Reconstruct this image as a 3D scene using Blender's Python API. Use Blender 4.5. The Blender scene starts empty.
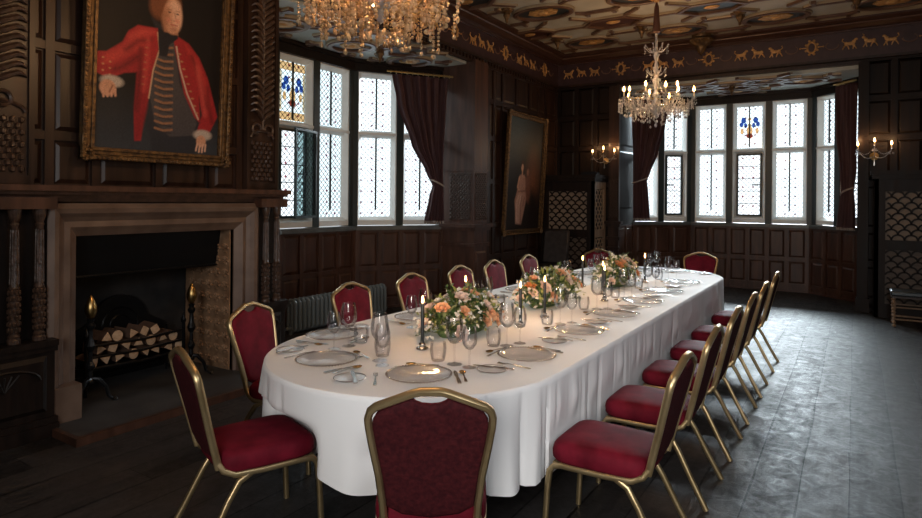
import bpy, bmesh, math, random
from math import sin, cos, pi, radians, atan2, sqrt, floor
from mathutils import Matrix, Vector
import numpy as np

random.seed(7)
SC = bpy.context.scene
COL = SC.collection

# ------------------------------------------------------------------ camera
cam_data = bpy.data.cameras.new('camera')
cam = bpy.data.objects.new('camera', cam_data)
COL.objects.link(cam)
yaw = math.atan(394 / 615.0)
roll = radians(0.5)
fw = Vector((-sin(yaw), cos(yaw), 0)); rt = Vector((cos(yaw), sin(yaw), 0)); up = Vector((0, 0, 1))
R_ = rt * cos(roll) + up * sin(roll)
U_ = rt * -sin(roll) + up * cos(roll)
m = Matrix((R_, U_, -fw)).transposed().to_4x4()
m.translation = Vector((0, 0, 1.65))
cam.matrix_world = m
cam_data.sensor_fit = 'HORIZONTAL'
cam_data.sensor_width = 36.0
cam_data.lens = 36.0 * 615 / 922
cam_data.shift_y = -59.5 / 922
cam_data.clip_start = 0.05
SC.camera = cam

# ------------------------------------------------------------------ world, light, exposure
W = bpy.data.worlds.new('overcast_sky'); SC.world = W
W.use_nodes = True
nt = W.node_tree
bg = nt.nodes['Background']
bg.inputs[0].default_value = (0.86, 0.94, 1.0, 1)
bg.inputs[1].default_value = 1.35
SC.view_settings.view_transform = 'Standard'
SC.view_settings.look = 'None'
SC.view_settings.exposure = 0.55
SC.view_settings.gamma = 1.0
SC.view_settings.use_curve_mapping = False
SC.cycles.use_denoising = True
SC.cycles.max_bounces = 8
SC.cycles.transparent_max_bounces = 24
SC.cycles.caustics_reflective = False
SC.cycles.caustics_refractive = False
SC.cycles.sample_clamp_indirect = 6.0


def area(name, loc, target, sx, sy, power, color, portal=False, spread=180):
    l = bpy.data.lights.new(name, 'AREA'); l.shape = 'RECTANGLE'; l.size = sx; l.size_y = sy
    l.energy = power; l.color = color; l.spread = radians(spread)
    if portal:
        l.cycles.is_portal = True
    o = bpy.data.objects.new(name, l); COL.objects.link(o)
    o.location = loc
    d = Vector(target) - Vector(loc)
    o.rotation_euler = d.to_track_quat('-Z', 'Y').to_euler()
    return o


area('daylight_far_bay', (-2.4, 23.0, 6.6), (-1.9, 8.0, 0.9), 8.0, 2.2, 7000, (0.84, 0.93, 1.0))
area('daylight_left_bay', (-17.5, 8.0, 8.3), (-3.0, 5.8, 0.9), 7.0, 2.2, 3800, (0.86, 0.94, 1.0))
area('near_end_fill', (0.6, -2.3, 2.2), (-1.3, 3.6, 0.4), 1.6, 1.8, 46, (1.0, 0.97, 0.94), spread=105)  # added fill lamp behind the camera, no window stands there
area('daylight_right_window', (1.2, 1.6, 2.6), (-1.6, 4.0, 0.6), 2.4, 1.4, 18, (0.88, 0.94, 1.0), spread=120)

# ------------------------------------------------------------------ helpers
def new_mat(name):
    m = bpy.data.materials.new(name); m.use_nodes = True
    return m, m.node_tree, m.node_tree.nodes['Principled BSDF']


def N(nt, t, **kw):
    n = nt.nodes.new(t)
    for k, v in kw.items():
        setattr(n, k, v)
    return n


def mat(name, c, rough=0.5, metal=0.0, c2=None, scale=(6, 6, 6), detail=4, bump=0.0, bscale=None, trans=0.0, ior=1.5, emit=None, estr=0, sheen=0, coat=0, rvar=0.0, spec=0.5):
    m, nt, p = new_mat(name)
    p.inputs['Base Color'].default_value = (*c, 1)
    p.inputs['Roughness'].default_value = rough
    p.inputs['Metallic'].default_value = metal
    p.inputs['IOR'].default_value = ior
    p.inputs['Transmission Weight'].default_value = trans
    p.inputs['Coat Weight'].default_value = coat
    p.inputs['Specular IOR Level'].default_value = spec
    if sheen:
        p.inputs['Sheen Weight'].default_value = sheen
        p.inputs['Sheen Tint'].default_value = (1, 0.5, 0.5, 1)
    if emit:
        p.inputs['Emission Color'].default_value = (*emit, 1)
        p.inputs['Emission Strength'].default_value = estr
    if c2 or bump or rvar:
        tc = N(nt, 'ShaderNodeTexCoord'); mp = N(nt, 'ShaderNodeMapping')
        mp.inputs['Scale'].default_value = scale
        nz = N(nt, 'ShaderNodeTexNoise'); nz.inputs['Scale'].default_value = 1; nz.inputs['Detail'].default_value = detail
        nt.links.new(tc.outputs['Object'], mp.inputs[0]); nt.links.new(mp.outputs[0], nz.inputs['Vector'])
        if c2:
            r = N(nt, 'ShaderNodeValToRGB')
            r.color_ramp.elements[0].position = 0.35; r.color_ramp.elements[0].color = (*c, 1)
            r.color_ramp.elements[1].position = 0.68; r.color_ramp.elements[1].color = (*c2, 1)
            nt.links.new(nz.outputs['Fac'], r.inputs[0]); nt.links.new(r.outputs[0], p.inputs['Base Color'])
        if rvar:
            mr = N(nt, 'ShaderNodeMapRange'); mr.inputs[3].default_value = rough - rvar; mr.inputs[4].default_value = rough + rvar
            nt.links.new(nz.outputs['Fac'], mr.inputs[0]); nt.links.new(mr.outputs[0], p.inputs['Roughness'])
        if bump:
            nz2 = nz
            if bscale:
                mp2 = N(nt, 'ShaderNodeMapping'); mp2.inputs['Scale'].default_value = bscale
                nz2 = N(nt, 'ShaderNodeTexNoise'); nz2.inputs['Scale'].default_value = 1; nz2.inputs['Detail'].default_value = 3
                nt.links.new(tc.outputs['Object'], mp2.inputs[0]); nt.links.new(mp2.outputs[0], nz2.inputs['Vector'])
            b = N(nt, 'ShaderNodeBump'); b.inputs['Strength'].default_value = bump; b.inputs['Distance'].default_value = 0.02
            nt.links.new(nz2.outputs['Fac'], b.inputs['Height']); nt.links.new(b.outputs[0], p.inputs['Normal'])
    return m


def thin_glass(name, tint=(1, 1, 1), refl=1.0, rough=0.03, base=0.04):
    m, nt, p = new_mat(name)
    out = nt.nodes['Material Output']; nt.nodes.remove(p)
    t = N(nt, 'ShaderNodeBsdfTransparent'); t.inputs[0].default_value = (*tint, 1)
    g = N(nt, 'ShaderNodeBsdfGlossy'); g.inputs['Roughness'].default_value = rough
    lw = N(nt, 'ShaderNodeLayerWeight'); lw.inputs['Blend'].default_value = 0.35
    pw = N(nt, 'ShaderNodeMath', operation='POWER'); pw.inputs[1].default_value = 3.0
    mu = N(nt, 'ShaderNodeMath', operation='MULTIPLY_ADD'); mu.inputs[1].default_value = refl; mu.inputs[2].default_value = base
    mu.use_clamp = True
    mx = N(nt, 'ShaderNodeMixShader')
    nt.links.new(lw.outputs['Fresnel'], pw.inputs[0]); nt.links.new(pw.outputs[0], mu.inputs[0])
    nt.links.new(mu.outputs[0], mx.inputs[0]); nt.links.new(t.outputs[0], mx.inputs[1]); nt.links.new(g.outputs[0], mx.inputs[2])
    nt.links.new(mx.outputs[0], out.inputs[0])
    return m


def leaded(name, pitch, lw, tint, dots, grid=False):
    """leaded glass: clear pale panes with dark lead lines, drawn in the pane's own x/z metres"""
    m, nt, p = new_mat(name)
    out = nt.nodes['Material Output']; nt.nodes.remove(p)
    tc = N(nt, 'ShaderNodeTexCoord'); sp = N(nt, 'ShaderNodeSeparateXYZ'); nt.links.new(tc.outputs['Object'], sp.inputs[0])
    def M_(op, a, b=None, c=None):
        n = N(nt, 'ShaderNodeMath', operation=op)
        for i, v in enumerate((a, b, c)):
            if v is None: continue
            if isinstance(v, (int, float)): n.inputs[i].default_value = v
            else: nt.links.new(v, n.inputs[i])
        return n.outputs[0]
    x, z = sp.outputs[0], sp.outputs[2]
    if grid:
        a = M_('DIVIDE', x, pitch); b = M_('DIVIDE', z, pitch)
    else:
        a = M_('DIVIDE', M_('ADD', x, z), pitch); b = M_('DIVIDE', M_('SUBTRACT', x, z), pitch)
    def line(q, w):
        f = M_('FRACT', q); d = M_('ABSOLUTE', M_('SUBTRACT', f, 0.5)); return M_('GREATER_THAN', d, 0.5 - w)
    l = M_('MAXIMUM', line(a, lw), line(b, lw))
    # little painted quarries: a dot every second crossing
    fx = M_('SUBTRACT', M_('FRACT', M_('DIVIDE', x, pitch * 2.1)), 0.5); fz = M_('SUBTRACT', M_('FRACT', M_('DIVIDE', z, pitch * 2.1)), 0.5)
    rr = M_('ADD', M_('MULTIPLY', fx, fx), M_('MULTIPLY', fz, fz))
    dot = M_('LESS_THAN', rr, 0.010)
    ring = M_('MULTIPLY', M_('LESS_THAN', M_('ABSOLUTE', M_('SUBTRACT', rr, 0.14)), 0.018), 0.22)
    t = N(nt, 'ShaderNodeBsdfTransparent'); t.inputs[0].default_value = (*tint, 1)
    t2 = N(nt, 'ShaderNodeBsdfTransparent'); t2.inputs[0].default_value = (*dots, 1)
    t3 = N(nt, 'ShaderNodeBsdfTransparent'); t3.inputs[0].default_value = (0.3, 0.33, 0.38, 1)
    df = N(nt, 'ShaderNodeBsdfDiffuse'); df.inputs[0].default_value = (0.05, 0.055, 0.06, 1)
    m1 = N(nt, 'ShaderNodeMixShader'); m2 = N(nt, 'ShaderNodeMixShader'); m3 = N(nt, 'ShaderNodeMixShader'); m4 = N(nt, 'ShaderNodeMixShader')
    gl = N(nt, 'ShaderNodeBsdfGlossy'); gl.inputs['Roughness'].default_value = 0.08; m4.inputs[0].default_value = 0.04
    nt.links.new(ring, m1.inputs[0]); nt.links.new(t.outputs[0], m1.inputs[1]); nt.links.new(t3.outputs[0], m1.inputs[2])
    nt.links.new(dot, m2.inputs[0]); nt.links.new(m1.outputs[0], m2.inputs[1]); nt.links.new(t2.outputs[0], m2.inputs[2])
    nt.links.new(l, m3.inputs[0]); nt.links.new(m2.outputs[0], m3.inputs[1]); nt.links.new(df.outputs[0], m3.inputs[2])
    nt.links.new(m3.outputs[0], m4.inputs[1]); nt.links.new(gl.outputs[0], m4.inputs[2])
    nt.links.new(m4.outputs[0], out.inputs[0])
    return m


M = {}
M['oak'] = mat('dark_oak', (0.013, 0.0065, 0.0045), 0.40, spec=0.38, c2=(0.038, 0.018, 0.011), scale=(14, 14, 1.6), bump=0.12, rvar=0.1)
M['oak_red'] = mat('reddish_oak', (0.040, 0.017, 0.010), 0.42, c2=(0.085, 0.037, 0.022), scale=(14, 14, 1.6), bump=0.1, rvar=0.08)
M['oak_dark'] = mat('blackened_oak', (0.007, 0.0045, 0.0035), 0.5, spec=0.2, c2=(0.016, 0.009, 0.0065), scale=(14, 14, 1.6), bump=0.12, rvar=0.1)
M['carved'] = mat('carved_oak', (0.030, 0.017, 0.011), 0.36, c2=(0.075, 0.042, 0.028), scale=(30, 30, 30), bump=0.3)
M['stone'] = mat('brown_stone', (0.095, 0.060, 0.043), 0.5, c2=(0.16, 0.108, 0.080), scale=(5, 5, 5), bump=0.1)
M['hearthstone'] = mat('slate_hearth', (0.028, 0.028, 0.029), 0.55, c2=(0.06, 0.06, 0.062), scale=(4, 4, 4), bump=0.1)
M['soot'] = mat('sooty_brick', (0.006, 0.006, 0.007), 0.7, c2=(0.02, 0.018, 0.017), scale=(6, 6, 6), bump=0.3)
M['iron'] = mat('black_iron', (0.012, 0.013, 0.015), 0.32, metal=0.6)
M['radiator'] = mat('radiator_paint', (0.16, 0.185, 0.19), 0.35, metal=0.1)
M['brass'] = mat('old_brass', (0.42, 0.28, 0.11), 0.3, metal=1.0)
M['gold'] = mat('gold_frame', (0.58, 0.44, 0.24), 0.36, metal=0.85, c2=(0.44, 0.32, 0.16), scale=(9, 9, 9))
M['gilt'] = mat('gilded_wood', (0.20, 0.115, 0.045), 0.45, metal=0.6, c2=(0.06, 0.035, 0.02), scale=(25, 25, 25), bump=0.5)
M['giltrelief'] = mat('gilded_relief', (0.62, 0.36, 0.13), 0.5, metal=0.3, c2=(0.40, 0.21, 0.08), scale=(20, 20, 20), bump=0.4)
M['red'] = mat('crimson_velvet', (0.095, 0.004, 0.011), 0.72, c2=(0.175, 0.009, 0.022), scale=(9, 9, 9), bump=0.12, spec=0.12)
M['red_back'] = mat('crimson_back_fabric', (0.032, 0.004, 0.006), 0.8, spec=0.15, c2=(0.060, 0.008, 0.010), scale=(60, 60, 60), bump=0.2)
M['cloth'] = mat('white_linen', (0.86, 0.855, 0.85), 0.75, c2=(0.89, 0.885, 0.88), scale=(3, 3, 3), bump=0.06)
M['curtain'] = mat('maroon_curtain', (0.040, 0.016, 0.019), 0.75, c2=(0.062, 0.026, 0.03), scale=(12, 12, 3), sheen=0.2)
M['curtain_lining'] = mat('curtain_trim', (0.35, 0.3, 0.27), 0.8)
M['white_frame'] = mat('white_stone_frame', (0.78, 0.80, 0.78), 0.5, c2=(0.86, 0.88, 0.86), scale=(5, 5, 5))
M['green_frame'] = mat('dark_green_frame', (0.018, 0.028, 0.028), 0.4)
M['lead'] = mat('lead_bar', (0.03, 0.034, 0.036), 0.5, metal=0.4)
M['pane'] = leaded('leaded_pane_glass', 0.080, 0.042, (0.97, 1, 1), (0.42, 0.30, 0.36))
M['pane_left'] = leaded('leaded_pane_left', 0.080, 0.055, (0.90, 0.95, 0.95), (0.42, 0.26, 0.34))
M['pane_grid'] = leaded('leaded_pane_grid', 0.088, 0.05, (1, 1, 1), (0.5, 0.25, 0.3))
M['stained_amber'] = mat('amber_glass', (0.9, 0.6, 0.25), 0.2, trans=1.0)
def stained(name, c):
    m, nt, p = new_mat(name); out = nt.nodes['Material Output']; nt.nodes.remove(p)
    t = N(nt, 'ShaderNodeBsdfTransparent'); t.inputs[0].default_value = (*c, 1); nt.links.new(t.outputs[0], out.inputs[0]); return m
M['gl_blue'] = stained('blue_glass', (0.16, 0.26, 0.52)); M['gl_amber'] = stained('amber_glass', (0.80, 0.60, 0.40))
M['gl_red'] = stained('ruby_glass', (0.45, 0.18, 0.14)); M['gl_cream'] = stained('cream_glass', (0.72, 0.62, 0.50))
M['glass'] = thin_glass('drinking_glass', (0.985, 0.985, 0.99), 0.5, 0.03, 0.035)
M['plateglass'] = thin_glass('charger_glass', (0.992, 0.992, 0.995), 0.35, 0.10, 0.03)
M['silver'] = mat('silver', (0.62, 0.58, 0.54), 0.22, metal=1.0)
M['gold_cutlery'] = mat('gilt_spoon', (0.55, 0.36, 0.16), 0.25, metal=1.0)
M['china'] = mat('white_china', (0.74, 0.72, 0.70), 0.15)
M['china_rim'] = mat('platinum_rim', (0.45, 0.36, 0.30), 0.25, metal=1.0)
M['candle_black'] = mat('dark_candle', (0.02, 0.022, 0.022), 0.35)
M['wax'] = mat('ivory_wax', (0.75, 0.62, 0.42), 0.5)
M['flame'] = mat('flame', (1, 0.6, 0.2), 0.5, emit=(1.0, 0.50, 0.17), estr=14)
M['crystal'] = mat('crystal', (1, 0.98, 0.95), 0.02, trans=0.9, ior=1.6)
M['crystal_warm'] = mat('warm_crystal', (1.0, 0.86, 0.68), 0.04, trans=0.72, ior=1.6, metal=0.0)
M['crystal_clear'] = mat('lit_crystal', (0.80, 0.78, 0.78), 0.12, trans=0.6, ior=1.5)
M['crystal_glow_tint'] = mat('amber_lit_crystal', (1.0, 0.68, 0.38), 0.07, trans=0.6, ior=1.5)  # warm bulb light on the crystals is put into this amber base colour
M['leather'] = mat('black_leather', (0.025, 0.021, 0.021), 0.36, c2=(0.045, 0.038, 0.036), scale=(12, 12, 12), bump=0.1)
M['bluegrey'] = mat('slate_blue_cushion', (0.05, 0.07, 0.085), 0.35, coat=0.2)
M['backing'] = mat('tan_backing', (0.25, 0.19, 0.14), 0.6, c2=(0.17, 0.125, 0.09), scale=(3, 3, 14))
M['backing_dark'] = mat('brown_backing', (0.10, 0.068, 0.046), 0.55, c2=(0.06, 0.04, 0.028), scale=(3, 3, 18))
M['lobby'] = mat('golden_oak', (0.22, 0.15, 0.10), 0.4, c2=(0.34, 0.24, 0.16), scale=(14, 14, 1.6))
M['cream'] = mat('cream_plaster', (0.34, 0.325, 0.27), 0.55, c2=(0.46, 0.44, 0.38), scale=(2, 2, 2), bump=0.1)
M['cream_bay'] = mat('pale_green_plaster', (0.34, 0.36, 0.33), 0.45, c2=(0.48, 0.50, 0.46), scale=(2, 2, 2), bump=0.1)
M['ceil_rib'] = mat('brown_rib', (0.085, 0.04, 0.026), 0.35, c2=(0.13, 0.075, 0.045), scale=(5, 5, 5))
M['ceil_hi'] = mat('rib_gilt_edge', (0.34, 0.27, 0.18), 0.4, metal=0.3)
M['ceil_blue'] = mat('navy_panel', (0.012, 0.020, 0.028), 0.35, c2=(0.022, 0.034, 0.045), scale=(5, 5, 5))
M['ceil_paleblue'] = mat('slate_panel', (0.05, 0.066, 0.08), 0.4, c2=(0.08, 0.10, 0.12), scale=(5, 5, 5))
M['ceil_red'] = mat('maroon_panel', (0.05, 0.016, 0.014), 0.4)
M['frieze'] = mat('plum_frieze', (0.035, 0.016, 0.018), 0.45, c2=(0.055, 0.026, 0.028), scale=(8, 8, 8))
M['cornice'] = mat('cornice_paint', (0.045, 0.018, 0.013), 0.32, c2=(0.065, 0.03, 0.02), scale=(8, 8, 8))
M['log'] = mat('split_log_face', (0.42, 0.26, 0.15), 0.7, c2=(0.60, 0.42, 0.27), scale=(10, 30, 30))
M['bark'] = mat('bark', (0.10, 0.055, 0.035), 0.85, bump=0.5, scale=(20, 20, 20))
M['leaf'] = mat('green_leaf', (0.045, 0.10, 0.025), 0.45, c2=(0.12, 0.17, 0.045), scale=(9, 9, 9))
M['leaf2'] = mat('lime_leaf', (0.30, 0.33, 0.08), 0.5, c2=(0.42, 0.42, 0.16), scale=(9, 9, 9))
M['peach'] = mat('peach_petal', (0.80, 0.40, 0.20), 0.55, c2=(0.86, 0.52, 0.30), scale=(14, 14, 14))
M['orange'] = mat('orange_petal', (0.66, 0.22, 0.07), 0.55, c2=(0.75, 0.34, 0.14), scale=(14, 14, 14))
M['blush'] = mat('blush_petal', (0.80, 0.60, 0.50), 0.55, c2=(0.85, 0.70, 0.60), scale=(14, 14, 14))
M['whiteflower'] = mat('white_petal', (0.80, 0.76, 0.68), 0.55)
M['shell_tile'] = None


def floor_mat():
    m, nt, p = new_mat('old_floorboards')
    def Mt(op, a, b=None, c=None):
        n = N(nt, 'ShaderNodeMath', operation=op)
        for i, v in enumerate((a, b, c)):
            if v is None: continue
            if isinstance(v, (int, float)): n.inputs[i].default_value = v
            else: nt.links.new(v, n.inputs[i])
        return n.outputs[0]
    tc = N(nt, 'ShaderNodeTexCoord'); sp = N(nt, 'ShaderNodeSeparateXYZ'); nt.links.new(tc.outputs['Object'], sp.inputs[0])
    # gentle waver of the board edges
    wn = N(nt, 'ShaderNodeTexNoise'); wn.inputs['Scale'].default_value = 0.8
    nt.links.new(tc.outputs['Object'], wn.inputs['Vector'])
    x = Mt('ADD', sp.outputs[0], Mt('MULTIPLY', wn.outputs['Fac'], 0.03))
    bx = Mt('DIVIDE', x, 0.245); bi = Mt('FLOOR', bx); fr = Mt('ABSOLUTE', Mt('SUBTRACT', Mt('FRACT', bx), 0.5))
    # end joints
    wi = N(nt, 'ShaderNodeTexWhiteNoise', noise_dimensions='1D'); nt.links.new(bi, wi.inputs['W'])
    by = Mt('ADD', Mt('DIVIDE', sp.outputs[1], 3.1), Mt('MULTIPLY', wi.outputs['Value'], 7.0))
    yi = Mt('FLOOR', by); fy = Mt('ABSOLUTE', Mt('SUBTRACT', Mt('FRACT', by), 0.5))
    gapn = N(nt, 'ShaderNodeTexNoise'); gapn.inputs['Scale'].default_value = 1.3
    nt.links.new(tc.outputs['Object'], gapn.inputs['Vector'])
    gw = Mt('MULTIPLY_ADD', gapn.outputs['Fac'], -0.06, 0.507)
    gap = Mt('MAXIMUM', Mt('GREATER_THAN', fr, gw), Mt('GREATER_THAN', fy, 0.499))
    wb = N(nt, 'ShaderNodeTexWhiteNoise', noise_dimensions='2D')
    cb = N(nt, 'ShaderNodeCombineXYZ'); nt.links.new(bi, cb.inputs[0]); nt.links.new(yi, cb.inputs[1]); nt.links.new(cb.outputs[0], wb.inputs['Vector'])
    mp = N(nt, 'ShaderNodeMapping'); mp.inputs['Scale'].default_value = (22, 1.6, 1)
    gr = N(nt, 'ShaderNodeTexNoise'); gr.inputs['Scale'].default_value = 1; gr.inputs['Detail'].default_value = 6
    nt.links.new(tc.outputs['Object'], mp.inputs[0]); nt.links.new(mp.outputs[0], gr.inputs['Vector'])
    st = N(nt, 'ShaderNodeTexNoise'); st.inputs['Scale'].default_value = 2.2; st.inputs['Detail'].default_value = 8; st.inputs['Roughness'].default_value = 0.7
    nt.links.new(tc.outputs['Object'], st.inputs['Vector'])
    v = Mt('ADD', Mt('MULTIPLY', gr.outputs['Fac'], 0.5), Mt('ADD', Mt('MULTIPLY', wb.outputs['Value'], 0.36), Mt('MULTIPLY', st.outputs['Fac'], 0.5)))
    r = N(nt, 'ShaderNodeValToRGB')
    r.color_ramp.elements[0].position = 0.42; r.color_ramp.elements[0].color = (0.009, 0.0082, 0.008, 1)
    r.color_ramp.elements[1].position = 0.95; r.color_ramp.elements[1].color = (0.052, 0.046, 0.044, 1)
    nt.links.new(v, r.inputs[0])
    mx = N(nt, 'ShaderNodeMix', data_type='RGBA'); mx.inputs[7].default_value = (0.002, 0.002, 0.002, 1)
    nt.links.new(gap, mx.inputs[0]); nt.links.new(r.outputs[0], mx.inputs[6]); nt.links.new(mx.outputs[2], p.inputs['Base Color'])
    # scratches and wear in the gloss
    sc = N(nt, 'ShaderNodeTexNoise'); sc.inputs['Scale'].default_value = 9; sc.inputs['Detail'].default_value = 9; sc.inputs['Roughness'].default_value = 0.75; sc.inputs['Distortion'].default_value = 1.2
    nt.links.new(tc.outputs['Object'], sc.inputs['Vector'])
    ro = N(nt, 'ShaderNodeMapRange'); ro.inputs[1].default_value = 0.3; ro.inputs[2].default_value = 0.7; ro.inputs[3].default_value = 0.36; ro.inputs[4].default_value = 0.72; p.inputs['Specular IOR Level'].default_value = 0.26
    nt.links.new(sc.outputs['Fac'], ro.inputs[0]); nt.links.new(ro.outputs[0], p.inputs['Roughness'])
    b = N(nt, 'ShaderNodeBump'); b.inputs['Strength'].default_value = 0.5; b.inputs['Distance'].default_value = 0.014
    hh = Mt('ADD', Mt('MULTIPLY', gap, -1.0), Mt('ADD', Mt('MULTIPLY', gr.outputs['Fac'], 0.25), Mt('MULTIPLY', sc.outputs['Fac'], 0.35)))
    nt.links.new(hh, b.inputs['Height']); nt.links.new(b.outputs[0], p.inputs['Normal'])
    return m


M['floor'] = floor_mat()


class MB:
    def __init__(s, T=None):
        s.v = []; s.f = []; s.mi = []; s.T = T

    def add(s, vs, fs, mi=0, T=None):
        o = len(s.v)
        for p in vs:
            p = Vector(p)
            if T is not None: p = T @ p
            if s.T is not None: p = s.T @ p
            s.v.append(tuple(p))
        for f in fs:
            s.f.append(tuple(i + o for i in f)); s.mi.append(mi)
        return s

    def box(s, x0, x1, y0, y1, z0, z1, mi=0, T=None):
        vs = [(x0, y0, z0), (x1, y0, z0), (x1, y1, z0), (x0, y1, z0), (x0, y0, z1), (x1, y0, z1), (x1, y1, z1), (x0, y1, z1)]
        return s.add(vs, [(0, 3, 2, 1), (4, 5, 6, 7), (0, 1, 5, 4), (1, 2, 6, 5), (2, 3, 7, 6), (3, 0, 4, 7)], mi, T)

    def frustum(s, x0, x1, z0, z1, y0, y1, c, mi=0, T=None):
        """raised field: rect in x/z, rising from y0 to y1 with chamfer c"""
        vs = [(x0, y0, z0), (x1, y0, z0), (x1, y0, z1), (x0, y0, z1), (x0 + c, y1, z0 + c), (x1 - c, y1, z0 + c), (x1 - c, y1, z1 - c), (x0 + c, y1, z1 - c)]
        return s.add(vs, [(4, 5, 6, 7), (0, 1, 5, 4), (1, 2, 6, 5), (2, 3, 7, 6), (3, 0, 4, 7)], mi, T)

    def lathe(s, prof, n=16, T=None, mi=0, sx=1, sy=1, cap=True):
        vs = []; fs = []
        k = len(prof)
        for r, z in prof:
            for i in range(n):
                a = 2 * pi * i / n
                vs.append((r * cos(a) * sx, r * sin(a) * sy, z))
        for j in range(k - 1):
            for i in range(n):
                a = j * n + i; b = j * n + (i + 1) % n
                fs.append((a, b, b + n, a + n))
        if cap:
            if prof[0][0] > 1e-5: fs.append(tuple(range(n - 1, -1, -1)))
            if prof[-1][0] > 1e-5: fs.append(tuple((k - 1) * n + i for i in range(n)))
        return s.add(vs, fs, mi, T)

    def tube(s, path, r, n=6, mi=0, T=None, closed=False):
        P = [Vector(p) for p in path]; k = len(P)
        rr = r if isinstance(r, (list, tuple)) else [r] * k
        vs = []; fs = []
        t0 = (P[1] - P[0]).normalized()
        ref = Vector((0, 0, 1)) if abs(t0.z) < 0.9 else Vector((1, 0, 0))
        nrm = t0.cross(ref).normalized()
        for i in range(k):
            if closed: t = (P[(i + 1) % k] - P[i - 1]).normalized()
            else: t = (P[min(i + 1, k - 1)] - P[max(i - 1, 0)]).normalized()
            nrm = (nrm - t * nrm.dot(t))
            nrm = nrm.normalized() if nrm.length > 1e-6 else t.cross(ref).normalized()
            b = t.cross(nrm)
            for q in range(n):
                a = 2 * pi * q / n
                vs.append(P[i] + nrm * (rr[i] * cos(a)) + b * (rr[i] * sin(a)))
        for j in range(k if closed else k - 1):
            jn = (j + 1) % k
            for i in range(n):
                fs.append((j * n + i, j * n + (i + 1) % n, jn * n + (i + 1) % n, jn * n + i))
        if not closed:
            fs.append(tuple(range(n - 1, -1, -1))); fs.append(tuple((k - 1) * n + i for i in range(n)))
        return s.add(vs, fs, mi, T)

    def strip(s, path, w, d, side, mi=0, T=None, closed=False, bev=0.25):
        """bar of rectangular section w (in plane, across the path) by d (along 'side'), edges softened"""
        P = [Vector(p) for p in path]; k = len(P); side = Vector(side).normalized()
        vs = []; fs = []
        c = bev
        sec = [(-1 + c, -1), (1 - c, -1), (1, -1 + c), (1, 1 - c), (1 - c, 1), (-1 + c, 1), (-1, 1 - c), (-1, -1 + c)]
        n = len(sec)
        for i in range(k):
            if closed: a, b = P[i - 1], P[(i + 1) % k]
            else: a, b = P[max(i - 1, 0)], P[min(i + 1, k - 1)]
            t = (b - a).normalized()
            sd = (side - t * side.dot(t)).normalized()
            x = t.cross(sd).normalized()
            # mitre
            if 0 < i < k - 1 or closed:
                t1 = (P[i] - P[i - 1]).normalized(); cs = max(0.5, t.dot(t1))
            else: cs = 1
            for (p, q) in sec:
                vs.append(P[i] + x * (p * w / 2 / cs) + sd * (q * d / 2))
        for j in range(k if closed else k - 1):
            jn = (j + 1) % k
            for i in range(n):
                fs.append((j * n + i, j * n + (i + 1) % n, jn * n + (i + 1) % n, jn * n + i))
        if not closed:
            fs.append(tuple(range(n - 1, -1, -1))); fs.append(tuple((k - 1) * n + i for i in range(n)))
        return s.add(vs, fs, mi, T)

    def prism(s, poly, y0, y1, mi=0, T=None):
        """polygon in x/z extruded from y0 to y1"""
        n = len(poly)
        vs = [(p[0], y0, p[1]) for p in poly] + [(p[0], y1, p[1]) for p in poly]
        fs = [tuple(range(n)), tuple(range(2 * n - 1, n - 1, -1))] + [(i, (i + 1) % n, n + (i + 1) % n, n + i) for i in range(n)]
        return s.add(vs, fs, mi, T)

    def blob(s, c, r, n=6, mi=0, T=None):
        rx, ry, rz = r if isinstance(r, (tuple, list)) else (r, r, r)
        vs = [(c[0], c[1], c[2] - rz)]; fs = []
        rings = max(2, n // 2)
        for j in range(1, rings):
            ph = -pi / 2 + pi * j / rings
            for i in range(n):
                a = 2 * pi * i / n
                vs.append((c[0] + rx * cos(ph) * cos(a), c[1] + ry * cos(ph) * sin(a), c[2] + rz * sin(ph)))
        vs.append((c[0], c[1], c[2] + rz)); L = len(vs) - 1
        for i in range(n): fs.append((0, 1 + (i + 1) % n, 1 + i))
        for j in range(rings - 2):
            for i in range(n):
                a = 1 + j * n + i; b = 1 + j * n + (i + 1) % n
                fs.append((a, b, b + n, a + n))
        for i in range(n): fs.append((L, L - n + i, L - n + (i + 1) % n))
        return s.add(vs, fs, mi, T)

    def build(s, name, mats, parent=None, smooth=25, loc=None, M4=None, solid=None):
        me = bpy.data.meshes.new(name)
        me.from_pydata(s.v, [], s.f)
        mats = mats if isinstance(mats, (list, tuple)) else [mats]
        for mm in mats: me.materials.append(mm)
        if len(mats) > 1: me.polygons.foreach_set('material_index', s.mi)
        if smooth:
            me.polygons.foreach_set('use_smooth', [True] * len(me.polygons))
            me.update()
            me.set_sharp_from_angle(angle=radians(smooth))
        me.update()
        o = bpy.data.objects.new(name, me); COL.objects.link(o)
        if parent is not None: o.parent = parent
        if loc is not None: o.location = loc
        if M4 is not None: o.matrix_local = M4
        if solid:
            md = o.modifiers.new('thickness', 'SOLIDIFY'); md.thickness = solid; md.offset = 0
        return o


def tag(o, label=None, cat=None, group=None, kind=None):
    if label: o['label'] = label
    if cat: o['category'] = cat
    if group: o['group'] = group
    if kind: o['kind'] = kind
    return o


def thing(name, label, cat, loc=(0, 0, 0), rz=0, group=None):
    o = bpy.data.objects.new(name, None); COL.objects.link(o)
    o.empty_display_size = 0.1
    o.location = loc; o.rotation_euler = (0, 0, rz)
    return tag(o, label, cat, group)


def struct_root(name):
    o = bpy.data.objects.new(name, None); COL.objects.link(o); o['kind'] = 'structure'; return o


def struct(name, mb, m, parent=None, **kw):
    o = mb.build(name, m, parent, **kw)
    if parent is None: o['kind'] = 'structure'
    return o


def kids(o):
    return [c for c in bpy.data.objects if c.parent == o]


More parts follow.
